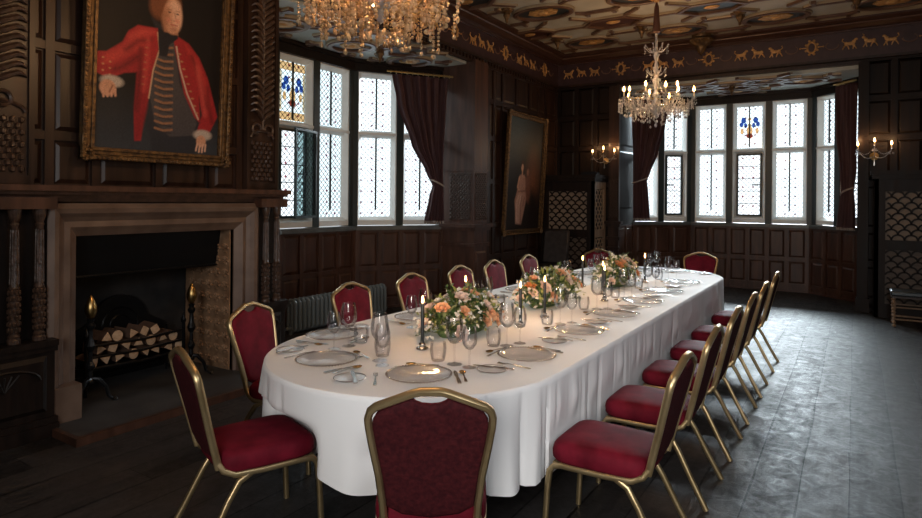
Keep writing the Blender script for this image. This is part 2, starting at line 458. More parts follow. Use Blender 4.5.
def copy_tree(o, tree, parent=None):
    c = o.copy(); COL.objects.link(c); c.parent = parent
    for ch, sub in tree: copy_tree(ch, sub, c)
    return c


def tree_of(o):
    return [(c, tree_of(c)) for c in kids(o)]


def frame(p0, udir, z=0.0):
    """local x runs along udir, local y points to the left of it (into the room), local z up"""
    u = Vector((udir[0], udir[1], 0)).normalized(); n = Vector((-u.y, u.x, 0))
    T = Matrix((u, n, Vector((0, 0, 1)))).transposed().to_4x4(); T.translation = Vector((p0[0], p0[1], z))
    return T


def Rz(a): return Matrix.Rotation(a, 4, 'Z')
def Tr(x, y, z): return Matrix.Translation((x, y, z))


def panelling(mb, L, zs, xs, sw=0.075, d=0.03, back=0.08, x_off=0, mi=0):
    """oak panelling: xs stile centres, zs rail centres"""
    mb.box(x_off, x_off + L, -back, 0, zs[0], zs[-1], mi)
    for x in xs: mb.box(max(x_off, x - sw / 2), min(x_off + L, x + sw / 2), 0, d, zs[0], zs[-1], mi)
    for z in zs:
        a, b = max(z - sw / 2, zs[0]), min(z + sw / 2, zs[-1])
        for i in range(len(xs) - 1): mb.box(xs[i] + sw / 2, xs[i + 1] - sw / 2, 0, d - 0.003, a, b, mi)
    for i in range(len(xs) - 1):
        for j in range(len(zs) - 1):
            x0, x1 = xs[i] + sw / 2, xs[i + 1] - sw / 2; z0, z1 = zs[j] + sw / 2, zs[j + 1] - sw / 2
            if x1 - x0 > 0.08 and z1 - z0 > 0.08:
                mb.frustum(x0 + 0.012, x1 - 0.012, z0 + 0.012, z1 - 0.012, 0.0, 0.018, 0.03, mi)


def lin(a, b, n): return [a + (b - a) * i / (n - 1) for i in range(n)]

# ================================================================== SETTING
XL, YF, XR, YN, ZC = -5.0, 11.3, 1.3, -2.6, 4.46
BREAST = -4.85

# floor
mb = MB(); mb.box(-7.0, XR, YN, 13.2, -0.12, 0)
struct('floor', mb, M['floor'], smooth=0)

# ---- ceiling with its plaster relief
ceil = MB(); ceil.box(-5.3, XR, YN, YF + 0.15, ZC, ZC + 0.15)
ceil_o = struct('ceiling', ceil, M['cream'], smooth=0)


def relief(parent, cells, z, field_drop=0.0, px=1.45, py=1.0, small=False):
    ribs = MB(); edge = MB(); blue = MB(); red = MB(); gold = MB(); pale = MB()
    def ring(mbx, cx, cy, rx, ry, w, h, zz, n=28, dn=0):
        pts = [(cx + rx * cos(2 * pi * i / n), cy + ry * sin(2 * pi * i / n), zz - h / 2) for i in range(n)]
        mbx.strip(pts, w, h, (0, 0, 1), closed=True)
    def disc(mbx, cx, cy, rx, ry, zz, h=0.012, n=24):
        mbx.lathe([(1, 0), (1, h)], n, Tr(cx, cy, zz - h) @ Matrix.Diagonal((rx, ry, 1, 1)))
    for (cx, cy, kind) in cells:
        if kind == 'oval':
            rx, ry = px * 0.30, py * 0.30
            disc(blue, cx, cy, rx, ry, z); ring(ribs, cx, cy, rx, ry, 0.07, 0.05, z); ring(edge, cx, cy, rx + 0.045, ry + 0.045, 0.02, 0.035, z)
            for i in range(8):
                a = pi * i / 4; gold.blob((cx + cos(a) * rx * 0.36, cy + sin(a) * ry * 0.36, z - 0.02), (rx * 0.22, ry * 0.22, 0.018), 6)
            gold.blob((cx, cy, z - 0.03), (rx * 0.2, ry * 0.2, 0.03), 8)
            # strap brackets round the oval
            for sx in (-1, 1):
                for sy in (-1, 1):
                    pts = [(cx + sx * rx * 0.9, cy + sy * ry * 0.95, z - 0.02), (cx + sx * px * 0.36, cy + sy * py * 0.36, z - 0.02), (cx + sx * px * 0.5, cy + sy * py * 0.36, z - 0.02)]
                    ribs.strip(pts, 0.06, 0.045, (0, 0, 1)); edge.strip([(p[0], p[1] + 0.045 * sy, z - 0.014) for p in pts], 0.018, 0.03, (0, 0, 1))
                    pts = [(cx + sx * px * 0.36, cy + sy * py * 0.36, z - 0.02), (cx + sx * px * 0.36, cy + sy * py * 0.5, z - 0.02)]
                    ribs.strip(pts, 0.06, 0.045, (0, 0, 1)); edge.strip([(p[0] - 0.045 * sx, p[1], z - 0.014) for p in pts], 0.018, 0.03, (0, 0, 1))
        elif kind in ('hex', 'hexblue'):
            rx, ry = px * 0.32, py * 0.24
            poly = [(-1, 0), (-0.5, -1), (0.5, -1), (1, 0), (0.5, 1), (-0.5, 1)]
            pts = [(cx + a * rx, cy + b * ry, z - 0.025) for a, b in poly]
            ribs.strip(pts, 0.065, 0.05, (0, 0, 1), closed=True)
            edge.strip([(cx + a * (rx + 0.055), cy + b * (ry + 0.05), z - 0.016) for a, b in poly], 0.02, 0.032, (0, 0, 1), closed=True)
            tgt = red if kind == 'hex' else blue
            tgt.add([(cx + a * rx, cy + b * ry, z - 0.012) for a, b in poly] + [(cx + a * rx, cy + b * ry, z) for a, b in poly],
                    [(0, 1, 2, 3, 4, 5), (11, 10, 9, 8, 7, 6)] + [(i, (i + 1) % 6, 6 + (i + 1) % 6, 6 + i) for i in range(6)])
            gold.blob((cx, cy, z - 0.02), (rx * 0.25, ry * 0.3, 0.025), 8)
            for sx in (-1, 1):
                pts = [(cx + sx * rx, cy, z - 0.02), (cx + sx * px * 0.5, cy, z - 0.02)]
                ribs.strip(pts, 0.06, 0.045, (0, 0, 1)); edge.strip([(p[0], p[1] - 0.045, z - 0.014) for p in pts], 0.018, 0.03, (0, 0, 1))
            for sy in (-1, 1):
                for sx in (-0.5, 0.5):
                    pts = [(cx + sx * rx, cy + sy * ry, z - 0.02), (cx + sx * px * 0.72, cy + sy * py * 0.5, z - 0.02)]
                    ribs.strip(pts, 0.055, 0.045, (0, 0, 1)); edge.strip([(p[0] + 0.04, p[1], z - 0.014) for p in pts], 0.016, 0.03, (0, 0, 1))
    for nme, b, mt in (('rib_moulding', ribs, M['ceil_rib']), ('rib_edge', edge, M['ceil_hi']), ('painted_panel', blue, M['ceil_blue'] if not small else M['ceil_paleblue']), ('red_panel', red, M['ceil_red']), ('rosette', gold, M['giltrelief'])):
        if b.v: b.build(nme, mt, parent)


cells = []
for j in range(0, 14):
    for i in range(-1, 5):
        cx = -5.0 + 0.35 + 0.72 + i * 1.45 - (0.0 if j % 2 == 0 else 0.72); cy = 10.35 - j * 1.0
        if -4.75 < cx < XR - 0.4 and cy > YN:
            cells.append((cx, cy, ('oval', 'hex')[j % 2] if (i + j) % 3 else ('oval' if j % 2 == 0 else 'hexblue')))
relief(ceil_o, cells, ZC)


def pendant(x, y, z, parent, s=1.0):
    b = MB(); b.lathe([(0.10, 0), (0.085, -0.03), (0.05, -0.05), (0.055, -0.09), (0.03, -0.14), (0.018, -0.17), (0.024, -0.185), (0.0, -0.21)], 12, Tr(x, y, z) @ Matrix.Scale(s, 4))
    b.build('ceiling_pendant', M['gilt'], parent)


for (x, y) in ((-4.35, 9.85), (-4.35, 8.0), (-2.9, 9.85), (-1.45, 9.85), (0.0, 9.85), (-4.35, 6.0)):
    pendant(x, y, ZC, ceil_o)
# big crystal boss ahead of the far bay
b = MB(); b.lathe([(0.16, 0), (0.15, -0.05), (0.2, -0.09), (0.16, -0.15), (0.09, -0.2), (0.06, -0.28), (0.02, -0.33), (0, -0.35)], 14, Tr(-2.2, 10.9, ZC))
for i in range(10):
    a = 2 * pi * i / 10; b.blob((-2.2 + 0.17 * cos(a), 10.9 + 0.17 * sin(a), ZC - 0.1), 0.035, 6)
b.build('ceiling_pendant', M['gilt'], ceil_o)

# ---- walls
def far_wall_part(x0, x1, name, zs, nx, parent=None):
    T = frame((x1, YF), (-1, 0)); b = MB(T)
    panelling(b, x1 - x0, zs, lin(0.04, x1 - x0 - 0.04, nx))
    return struct(name, b, M['oak_dark'], parent)


ZR = [0.0, 0.16, 0.72, 1.24, 1.95, 2.65, 3.25, 3.85]
wf = far_wall_part(-5.0, -3.76, 'wall_far', ZR, 4)
far_wall_part(0.06, XR, 'panelling', ZR, 4, wf)
b = MB(); b.box(-5.0, XR, YF, YF + 0.12, 3.80, ZC)
b.build('bay_header', M['oak_dark'], wf)
b = MB(); b.box(-3.8, 0.1, YF - 0.025, YF + 0.02, 3.79, 3.84); b.box(-3.8, -3.74, YF - 0.02, YF + 0.02, 0, 3.79); b.box(0.04, 0.1, YF - 0.02, YF + 0.02, 0, 3.79)
b.build('opening_trim', M['oak'], wf)
# left-hand wall beyond the left bay
T = frame((XL, YF), (0, -1)); b = MB(T)
panelling(b, YF - 8.08, ZR, [0.04, 0.55, 0.85, 1.25, 1.75, 2.25, 2.55, 2.72, 3.18])
wl = struct('wall_left', b, M['oak'])
b = MB(); b.box(-5.12, XL, 0.2, 8.08, 3.80, ZC); b.box(-5.12, XL, 8.08, YF, 3.85, ZC); b.box(-5.12, XL, YN, 0.62, 0, ZC)
b.build('bay_header', M['oak_dark'], wl)
# dentils under the frieze
b = MB()
for i in range(75):
    y = 4.3 + i * 0.094
    if y < YF: b.box(XL, XL + 0.05, y, y + 0.05, 3.80, 3.86)
b.box(XL, XL + 0.07, 4.15, YF, 3.86, 3.90); b.box(XL, XL + 0.04, 4.15, YF, 3.76, 3.80)
b.box(XL + 0.02, XR, YF - 0.06, YF, 3.86, 3.90)
b.build('dentil_moulding', M['oak'], wl)
# right and near walls (out of the frame, they close the room)
b = MB(frame((XR, YN), (0, 1))); panelling(b, YF - YN, [0, 1.2, 2.4, 3.85, ZC], lin(0.04, YF - YN - 0.04, 18))
struct('wall_right', b, M['oak'])
b = MB(frame((-5.3, YN), (1, 0))); panelling(b, 6.6, [0, 1.2, 2.4, 3.85, ZC], lin(0.04, 6.5, 10))
struct('wall_near', b, M['oak'])

# ---- frieze and cornice
fr = MB(); fr.box(XL, XL + 0.03, 0, YF - 0.03, 3.90, 4.34); fr.box(XL + 0.03, XR, YF - 0.03, YF, 3.90, 4.34)
frieze = struct('trim_1', fr, M['frieze'])
co = MB()
prof = [(0.03, 4.30), (0.07, 4.30), (0.07, 4.325), (0.14, 4.335), (0.20, 4.37), (0.22, 4.375), (0.22, 4.40), (0.30, 4.43), (0.30, ZC)]
def cornice_run(b, prof, pts_fn):
    vs = []; fs = []
    ends = pts_fn
    for (o, z) in prof:
        for e in ends: vs.append((*e(o), z))
    k = len(ends)
    for j in range(len(prof) - 1):
        for i in range(k - 1): fs.append((j * k + i, j * k + i + 1, (j + 1) * k + i + 1, (j + 1) * k + i))
    b.add(vs, fs)
cornice_run(co, prof, [lambda o: (XL + o, 0.0), lambda o: (XL + o, YF - o), lambda o: (XR, YF - o)])
struct('trim_2', co, M['cornice'], smooth=0)
g = MB(); g.tube([(XL + 0.225, 0, 4.385), (XL + 0.225, YF - 0.225, 4.385), (XR, YF - 0.225, 4.385)], 0.012, 6)
g.build('gilt_bead', M['ceil_rib'], frieze)


def animal(b, x, z, s, T, flip=1, kind=0):
    Tf = T @ Tr(x, 0, z) @ Matrix.Diagonal((flip * s, 1, s, 1))
    def e(cx, cz, rx, rz, d=0.014): b.blob((cx, 0.0, cz), (rx, d, rz), 8, T=Tf)
    e(0, 0, 0.062, 0.030); e(0.045, 0.02, 0.03, 0.036); e(0.078, 0.062, 0.026, 0.021); e(0.062, 0.045, 0.018, 0.03); e(-0.055, 0.0, 0.03, 0.034)
    for lx, dx in ((0.035, 0.05), (0.055, -0.02), (-0.045, 0.03), (-0.065, -0.04)):
        b.tube([(lx, 0.004, -0.02), (lx + dx * 0.6, 0.004, -0.055), (lx + dx, 0.004, -0.09)], [0.015, 0.010, 0.008], 5, T=Tf)
    if kind == 0: b.tube([(-0.075, 0.004, 0.02), (-0.11, 0.004, 0.05), (-0.095, 0.004, 0.085)], [0.01, 0.008, 0.012], 5, T=Tf)
    else: b.tube([(0.085, 0.004, 0.07), (0.07, 0.004, 0.10), (0.095, 0.004, 0.12)], [0.008, 0.006, 0.004], 5, T=Tf)


def cartouche(b, x, z, T):
    Tf = T @ Tr(x, 0, z)
    n = 16
    b.tube([(0.06 * cos(2 * pi * i / n), 0.008, 0.085 * sin(2 * pi * i / n)) for i in range(n)], 0.017, 6, T=Tf, closed=True)
    for i in range(8):
        a = 2 * pi * i / 8 + pi / 8; b.blob((0.085 * cos(a), 0.005, 0.115 * sin(a)), (0.022, 0.012, 0.022), 6, T=Tf)
    for sx in (-1, 1): b.tube([(sx * 0.08, 0.005, 0), (sx * 0.16, 0.005, 0.0)], [0.012, 0.006], 5, T=Tf); b.blob((sx * 0.16, 0.005, 0), 0.016, 6, T=Tf)


def scroll(b, x, z, T, fl=1):
    Tf = T @ Tr(x, 0, z)
    pts = []
    for i in range(16):
        a = pi + i * pi * 1.3 / 15; r = 0.10 - 0.002 * i
        pts.append((fl * r * cos(a), 0.006, r * 0.75 * sin(a) + 0.02))
    b.tube(pts, [0.012 - 0.0004 * i for i in range(16)], 5, T=Tf)


gm = MB(); sm = MB()
def run_frieze(T, L):
    x = 0.35; k = 0
    while x < L - 0.1:
        cartouche(gm, x, 4.12, T)
        scroll(sm, x - 0.27, 4.1, T); scroll(sm, x + 0.27, 4.1, T, -1)
        for q, dx in enumerate((0.52, 0.78, 1.03)):
            if x + dx < L: animal(gm, x + dx, 4.12 + 0.012 * (q % 2), 0.98, T, 1 if q < 2 else -1, q % 2)
        x += 1.55
run_frieze(frame((XR, YF - 0.03), (-1, 0)), 6.2)
run_frieze(frame((XL + 0.03, YF - 0.3), (0, -1)), 8.5)
gm.build('gilt_frieze_figures', M['giltrelief'], frieze)
sm.build('frieze_scrolls', mat('dull_relief', (0.16, 0.09, 0.06), 0.5, metal=0.2), frieze)

# ---- windows
ZS, ZT, ZW = 1.24, 2.64, 3.56          # sill, transom, window head
WN = [0]
TR = [2]


def light_unit(p0, p1, opts=()):
    """one window light between plan points p0 -> p1 (room on the left)"""
    WN[0] += 1
    d = Vector((p1[0] - p0[0], p1[1] - p0[1], 0)); L = d.length
    root = struct_root('window_%d' % WN[0])
    T = frame(p0, d)
    root.matrix_world = T
    pw = 0.05
    fr = MB()
    a, c = pw, L - pw
    fw_ = 0.075
    def splay(xa, xb, za, zb, ia, ib, ja, jb, ya=-0.05, yb=0.05):
        """frame round an opening: outer rect xa..xb/za..zb flush with the room side, splaying back to the glass opening ia..ib/ja..jb"""
        o_ = [(xa, za), (xb, za), (xb, zb), (xa, zb)]; m_ = [(ia - 0.055, ja - 0.055), (ib + 0.055, ja - 0.055), (ib + 0.055, jb + 0.055), (ia - 0.055, jb + 0.055)]; n_ = [(ia, ja), (ib, ja), (ib, jb), (ia, jb)]
        m_ = [(min(max(p[0], xa), xb), min(max(p[1], za), zb)) for p in m_]
        vs = []
        for ring_, y in ((o_, ya), (o_, yb), (m_, yb), (n_, ya + 0.015), (n_, ya)):
            vs += [(p[0], y, p[1]) for p in ring_]
        fs = [(r_ * 4 + i, r_ * 4 + (i + 1) % 4, (r_ + 1) * 4 + (i + 1) % 4, (r_ + 1) * 4 + i) for r_ in range(4) for i in range(4)]
        fs += [(16 + i, 16 + (i + 1) % 4, (i + 1) % 4, i) for i in range(4)]
        fr.add(vs, fs)
    zm = (ZT - 0.06 + ZT + 0.05) / 2
    splay(a, c, ZS + 0.01, zm, a + fw_, c - fw_, ZS + 0.14, ZT - 0.06)
    splay(a, c, zm, ZW, a + fw_, c - fw_, ZT + 0.05, ZW - 0.07)
    fr.box(a, c, 0.05, 0.065, zm - 0.02, zm + 0.02)
    fr.build('frame', M['white_frame'], root, smooth=30)
    ga, gc = a + fw_, c - fw_
    pm = M['pane_left'] if 'left' in opts else M['pane']
    for (z0, z1, nm) in ((ZS + 0.14, ZT - 0.06, 'lower'), (ZT + 0.05, ZW - 0.07, 'upper')):
        g = MB(); g.box(ga, gc, -0.042, -0.037, z0, z1)
        mm = M['pane_grid'] if ('casement' in opts and nm == 'lower') else pm
        if 'stained' in opts and nm == 'upper':
            mm = pm
        g.build('pane', mm, root, smooth=0)
        if nm == 'lower' and 'casement' in opts:
            k = MB()
            e = 0.03
            k.box(ga, ga + e, -0.035, 0.0, z0, z1); k.box(gc - e, gc, -0.035, 0.0, z0, z1); k.box(ga + e, gc - e, -0.035, 0.0, z0, z0 + e); k.box(ga + e, gc - e, -0.035, 0.0, z1 - e, z1)
            for q in range(1, 5):
                z = z0 + (z1 - z0) * q / 5; k.box(ga + e, gc - e, -0.034, -0.026, z - 0.006, z + 0.006)
            cs = k.build('casement', M['green_frame'], root, smooth=0)
            h = MB(); h.box(gc - 0.16 if 'hr' in opts else ga + 0.0, gc if 'hr' in opts else ga + 0.16, 0.0, 0.015, (z0 + z1) / 2 - 0.012, (z0 + z1) / 2 + 0.012)
            h.build('latch', M['iron'], cs, smooth=0)
        else:
            k = MB(); xm = (ga + gc) / 2; k.box(xm - 0.012, xm + 0.012, -0.035, -0.015, z0 + (0.02 if nm == 'upper' else 0.1), z1)
            k.build('glazing_bar', M['lead'], root, smooth=0)
    if 'stained' in opts:
        z0, z1 = ZT + 0.05, ZW - 0.07; xm = (ga + gc) / 2
        w = gc - ga
        st = MB()
        def bl(x, z, rx, rz, mi): st.lathe([(1, -0.003), (1, 0.003)], 10, Tr(x, -0.03, z) @ Matrix.Rotation(pi / 2, 4, 'X') @ Matrix.Diagonal((rx, rz, 1, 1)), mi)
        if 'left' in opts:
            st.box(ga + 0.01, gc - 0.01, -0.036, -0.033, z0 + 0.01, z0 + 0.12, 1); st.box(ga + 0.01, gc - 0.01, -0.036, -0.033, z1 - 0.12, z1 - 0.01, 1)
            st.box(ga + 0.01, ga + 0.05, -0.036, -0.033, z0 + 0.14, z1 - 0.14, 3); st.box(gc - 0.05, gc - 0.01, -0.036, -0.033, z0 + 0.14, z1 - 0.14, 3)
        for sx in (-1, 1):
            bl(xm + sx * w * 0.24, z1 - 0.26, 0.045, 0.06, 0); bl(xm + sx * w * 0.33, z1 - 0.34, 0.035, 0.05, 0); bl(xm + sx * w * 0.16, z1 - 0.36, 0.03, 0.05, 0)
            bl(xm + sx * w * 0.3, z1 - 0.47, 0.03, 0.06, 1)
        bl(xm, z1 - 0.46, 0.055, 0.09, 1); bl(xm, z1 - 0.56, 0.06, 0.05, 2); bl(xm, z1 - 0.36, 0.035, 0.035, 3); bl(xm, z1 - 0.24, 0.03, 0.03, 1)
        st.build('stained_glass', [M['gl_blue'], M['gl_amber'], M['gl_red'], M['gl_cream']], root, smooth=0)
    return root


def post(p, ang, name=None, w=0.11):
    TR[0] += 1
    b = MB(Tr(p[0], p[1], 0) @ Rz(ang)); b.box(-w / 2, w / 2, -0.1, 0.07, ZS, ZW + 0.02)
    struct('trim_%d' % TR[0], b, M['green_frame'], smooth=0)


def bay(points, segs, opts, wallmat, ceilpoly_name, jambs, face_dir):
    pass


# far bay: plan runs right jamb -> right corner -> left corner -> left jamb (walking with the room on the left)
FB = [(0.06, YF), (0.06, 12.12), (-0.69, 12.85), (-2.76, 12.85), (-3.70, 12.12), (-3.76, YF)]
far_opts = {1: [('casement',), ('hr',)], 2: [(), ('stained', 'casement'), ()], 3: [('casement', 'hr'), ()]}
def build_bay(P, nlights, opts, tag_, wall_name, skip=()):
    """wall below the sill, window lights, posts, head boards"""
    root = struct_root(wall_name)
    for k in range(len(P) - 1):
        p0, p1 = Vector(P[k]), Vector(P[k + 1]); L = (p1 - p0).length; T = frame(p0, p1 - p0)
        n = nlights[k]
        b = MB(T)
        np_ = max(2, round(L / 0.36)) + 1
        if L > 0.12: panelling(b, L, [0, 0.12, 0.60, ZS - 0.06], lin(0.035, L - 0.035, np_), sw=0.06, d=0.025)
        b.build('dado_panelling', M['oak_red'], root)
        if n == 0:
            b = MB(T); b.box(0, L, -0.08, 0, ZS - 0.06, 3.74)
            if L > 0.3: b.frustum(0.06, L - 0.06, 1.5, 2.6, 0, 0.02, 0.03); b.frustum(0.06, L - 0.06, 2.7, 3.7, 0, 0.02, 0.03)
            b.build('jamb_panel', M['oak_dark'], root)
            continue
        b = MB(T); b.box(-0.03, L + 0.03, -0.30, 0.05, ZS - 0.06, ZS - 0.02); b.box(-0.03, L + 0.03, -0.30, 0.035, ZS - 0.02, ZS)
        b.build('window_sill', M['sill'], root, smooth=0)
        b = MB(T); b.box(-0.05, L + 0.05, -0.26, -0.02, ZW, 3.74); b.box(0, L, -0.02, 0.03, 3.68, 3.735)
        b.build('head_board', M['oak_dark'], root, smooth=0)
        b = MB(T); b.box(-0.1, L + 0.1, -0.30, -0.22, 0, ZS - 0.06)
        b.build('outer_wall', M['oak_dark'], root, smooth=0)
        u = (p1 - p0) / L; nrm = Vector((-u.y, u.x))
        off = -0.13 * nrm
        for i in range(n):
            a = p0 + u * (L * i / n) + off; c = p0 + u * (L * (i + 1) / n) + off
            light_unit(a, c, opts[k][i])
        ang = atan2(u.y, u.x)
        for i in range(n + 1):
            q = p0 + u * (L * i / n) + off
            post(q, ang)
    return root


M['sill'] = mat('grey_sill', (0.09, 0.10, 0.10), 0.3, c2=(0.13, 0.14, 0.14), scale=(6, 6, 6))
build_bay(FB, [0, 2, 3, 2, 0], far_opts, 'F', 'wall_far_bay')
# left bay: far jamb first
LB = [(-5.0, 8.06), (-5.48, 8.06), (-6.27, 6.86), (-6.27, 5.42), (-5.48, 4.30), (-5.0, 4.22)]
left_opts = {1: [('left2',), ('left2',)], 2: [('left',), ('left', 'stained', 'casement')], 3: [('left',), ('left',)]}
build_bay(LB, [0, 2, 2, 2, 0], left_opts, 'L', 'wall_left_bay')
# the open casement leaf on the first left-bay window
rootw = struct_root('window_%d' % (WN[0] + 1))
rootw.matrix_world = frame((-6.34, 6.14), (0.26, -0.966), 0)
k = MB(); z0, z1 = ZS + 0.14, ZT - 0.06
k.box(0, 0.03, -0.015, 0.015, z0, z1); k.box(0.5, 0.53, -0.015, 0.015, z0, z1); k.box(0.03, 0.5, -0.015, 0.015, z0, z0 + 0.03); k.box(0.03, 0.5, -0.015, 0.015, z1 - 0.03, z1)
k.build('frame', M['green_frame'], rootw, smooth=0)
k = MB(); k.box(0.03, 0.5, -0.004, 0.004, z0 + 0.03, z1 - 0.03)
k.build('pane', leaded('leaded_pane_teal', 0.088, 0.05, (0.55, 0.66, 0.66), (0.4, 0.4, 0.5)), rootw, smooth=0)

# bay ceilings
def bay_ceiling(name, poly, cells, px, py):
    b = MB(); n = len(poly)
    b.add([(x, y, 3.74) for x, y in poly] + [(x, y, 3.9) for x, y in poly], [tuple(range(n)), tuple(range(2 * n - 1, n - 1, -1))] + [(i, (i + 1) % n, n + (i + 1) % n, n + i) for i in range(n)])
    o = struct(name, b, M['cream_bay'], smooth=0)
    relief(o, cells, 3.74, px=px, py=py, small=True)
    return o
c1 = bay_ceiling('ceiling_far_bay', [(0.14, YF + 0.1), (0.14, 12.2), (-0.65, 13.1), (-2.8, 13.1), (-3.86, 12.2), (-3.86, YF + 0.1)],
            [(-0.75, 11.9, 'oval'), (-2.95, 11.9, 'oval'), (-1.85, 11.95, 'hex'), (-1.85, 12.45, 'hexblue'), (-1.3, 11.55, 'hexblue'), (-2.4, 11.55, 'hexblue')], 1.1, 0.75)
pendant(-1.85, 11.75, 3.74, c1)
c2 = bay_ceiling('ceiling_left_bay', [(-5.06, 4.1), (-5.06, 8.16), (-5.55, 8.16), (-6.6, 7.1), (-6.6, 5.3), (-5.55, 4.1)],
            [(-5.75, 5.0, 'oval'), (-5.75, 6.2, 'oval'), (-5.65, 7.35, 'oval'), (-5.3, 5.6, 'hexblue'), (-5.3, 6.8, 'hexblue')], 1.05, 0.9)
pendant(-5.55, 6.55, 3.74, c2)

# ---- carved corner pilaster between the left bay and the wall beyond
def lattice(b, x0, x1, z0, z1, y, pitch, T=None, r=0.008):
    """diagonal carved lattice with little studs"""
    w = x1 - x0; h = z1 - z0
    k = -int(h / pitch) - 1
    while k * pitch < w:
        for sgn in (1, -1):
            pts = []
            # line x = x0 + k*pitch + t, z = z0 + t (or mirrored), clipped
            t0 = max(0, -k * pitch); t1 = min(h, w - k * pitch)
            if t1 > t0 + 0.01:
                a = (k * pitch + t0, t0); c = (k * pitch + t1, t1)
                if sgn == -1: a = (w - a[0], a[1]); c = (w - c[0], c[1])
                b.strip([(x0 + a[0], y, z0 + a[1]), (x0 + c[0], y, z0 + c[1])], r * 2, r * 1.6, (0, 1, 0), T=T)
        k += 1
    nx = int(w / pitch); nz = int(h / pitch)
    for i in range(nx + 1):
        for j in range(nz + 1):
            x = x0 + (i + 0.5) * pitch; z = z0 + j * pitch
            if x < x1 and z0 < z < z1: b.blob((x, y, z), (r * 1.4, r, r * 1.4), 6, T=T)


TR[0] += 1
b = MB()
b.box(-5.0, -4.90, 8.02, 8.42, 0, 3.80)                      # shaft
b.box(-5.50, -5.0, 8.02, 8.06, 0, 3.80)
for (z0, z1, e) in ((0, 0.14, 0.05), (0.14, 0.2, 0.03), (1.17, 1.22, 0.04), (1.22, 1.27, 0.07), (0.92, 0.98, 0.03), (2.10, 2.13, 0.012)):
    b.box(-5.5 , -4.90 + e, 8.02 - e, 8.42 + e, z0, z1)
b.frustum(0.05, 0.35, 0.3, 0.85, 0, 0.02, 0.03, T=frame((-4.90, 8.42), (0, -1)))
pil = struct('trim_%d' % TR[0], b, M['oak_red'])
b = MB()
lattice(b, 0.03, 0.37, 1.34, 2.06, 0.006, 0.062, T=frame((-4.90, 8.42), (0, -1)))
lattice(b, 0.03, 0.42, 1.34, 2.06, 0.006, 0.062, T=frame((-4.93, 8.02), (-1, 0)))
b.build('carved_lattice', M['carved'], pil)

# same moulded pilaster strips at the far bay's left jamb
TR[0] += 1
b = MB(); b.box(-3.90, -3.70, YF - 0.09, YF - 0.02, 0, 3.8)
for (z0, z1, e) in ((0, 0.15, 0.03), (1.17, 1.22, 0.03), (1.22, 1.27, 0.06), (0.92, 0.98, 0.03), (0.75, 0.79, 0.02)): b.box(-3.90 - e, -3.70 + e, YF - 0.09 - e, YF - 0.02, z0, z1)
p2 = struct('trim_%d' % TR[0], b, M['oak'])
b = MB(); lattice(b, 0.02, 0.18, 1.34, 2.06, 0.006, 0.05, T=frame((-3.70, YF - 0.09), (-1, 0)), r=0.006); b.build('carved_lattice', M['carved'], p2)
TR[0] += 1
b = MB(); b.box(0.03, 0.17, YF - 0.14, YF - 0.02, 0, 3.8); b.box(0.01, 0.19, YF - 0.17, YF - 0.02, 0, 0.2)
struct('trim_%d' % TR[0], b, M['oak_dark'])

# ================================================================== CHIMNEY BREAST
Y0, Y1 = 0.6, 4.12
OY0, OY1, OZ = 2.29, 3.66, 1.355
T = frame((BREAST, Y1), (0, -1))
b = MB(T)
# upper panelling above the mantel
panelling(b, Y1 - Y0, [1.70, 2.10 - 0.02, 2.72, 3.32, 3.85], [0.42, 0.71, 1.20, 1.70, 2.02, 2.18 + 0.05, 3.0, 3.48], sw=0.06)
b.box(0, Y1 - Y0, -0.45, -0.08, 1.70, ZC)
b.box(0, Y1 - OY1 - 0.0, -0.45, 0, 0, 1.70); b.box(Y1 - OY0, Y1 - Y0, -0.45, 0, 0, 1.70); b.box(Y1 - OY1, Y1 - OY0, -0.45, 0, OZ, 1.70)
b.box(0, Y1 - Y0, -0.08, 0.02, 3.85, ZC)
wb = struct('wall_chimney_breast', b, M['oak'])


def carved_pilaster(ya, yb, parent):
    w = yb - ya
    T = frame((BREAST + 0.01, yb), (0, -1))
    b = MB(T)
    b.box(0, w, 0, 0.06, 1.73, 4.30)
    b.box(0, 0.035, 0.06, 0.08, 1.73, 4.3); b.box(w - 0.035, w, 0.06, 0.08, 1.73, 4.3); b.box(0.035, w - 0.035, 0.06, 0.08, 1.73, 1.79)
    b.build('pilaster_board', M['oak'], parent)
    c = MB(T)
    # scale-carved base
    s = 0.05
    nx = int((w - 0.08) / s)
    for j in range(9):
        for i in range(nx):
            x = 0.045 + (i + 0.5 + (0.5 if j % 2 else 0)) * (w - 0.09) / nx; z = 1.83 + j * 0.042
            if x < w - 0.05: c.blob((x, 0.065, z), (0.022, 0.02, 0.026), 6)
    # arch over it
    c.tube([(w / 2 + (w / 2 - 0.05) * cos(a), 0.07, 2.22 + 0.07 * sin(a)) for a in lin(0, pi, 12)], 0.014, 6)
    for sx in (-1, 1):
        c.tube([(w / 2 + sx * (0.02 + 0.05 * (1 - cos(t))), 0.075, 2.30 + 0.05 * sin(t)) for t in lin(0, 5, 12)], 0.014, 6)
    # palm fronds rising in pairs
    z = 2.38; 
    c.tube([(w / 2, 0.075, 2.3), (w / 2, 0.085, 3.2), (w / 2, 0.075, 4.25)], 0.011, 6)
    while z < 4.2:
        for sx in (-1, 1):
            L = w / 2 - 0.045
            pts = [(w / 2 + sx * L * t, 0.07 + 0.035 * sin(pi * t), z + 0.13 * t ** 0.7 - (0.05 * max(0, t - 0.75) * 4)) for t in lin(0.02, 1, 7)]
            c.tube(pts, [0.012, 0.02, 0.023, 0.022, 0.019, 0.014, 0.006], 6)
        z += 0.062
    c.build('carved_foliage', M['carved'], parent)


carved_pilaster(3.74, 4.10, wb)
carved_pilaster(1.46, 1.98, wb)

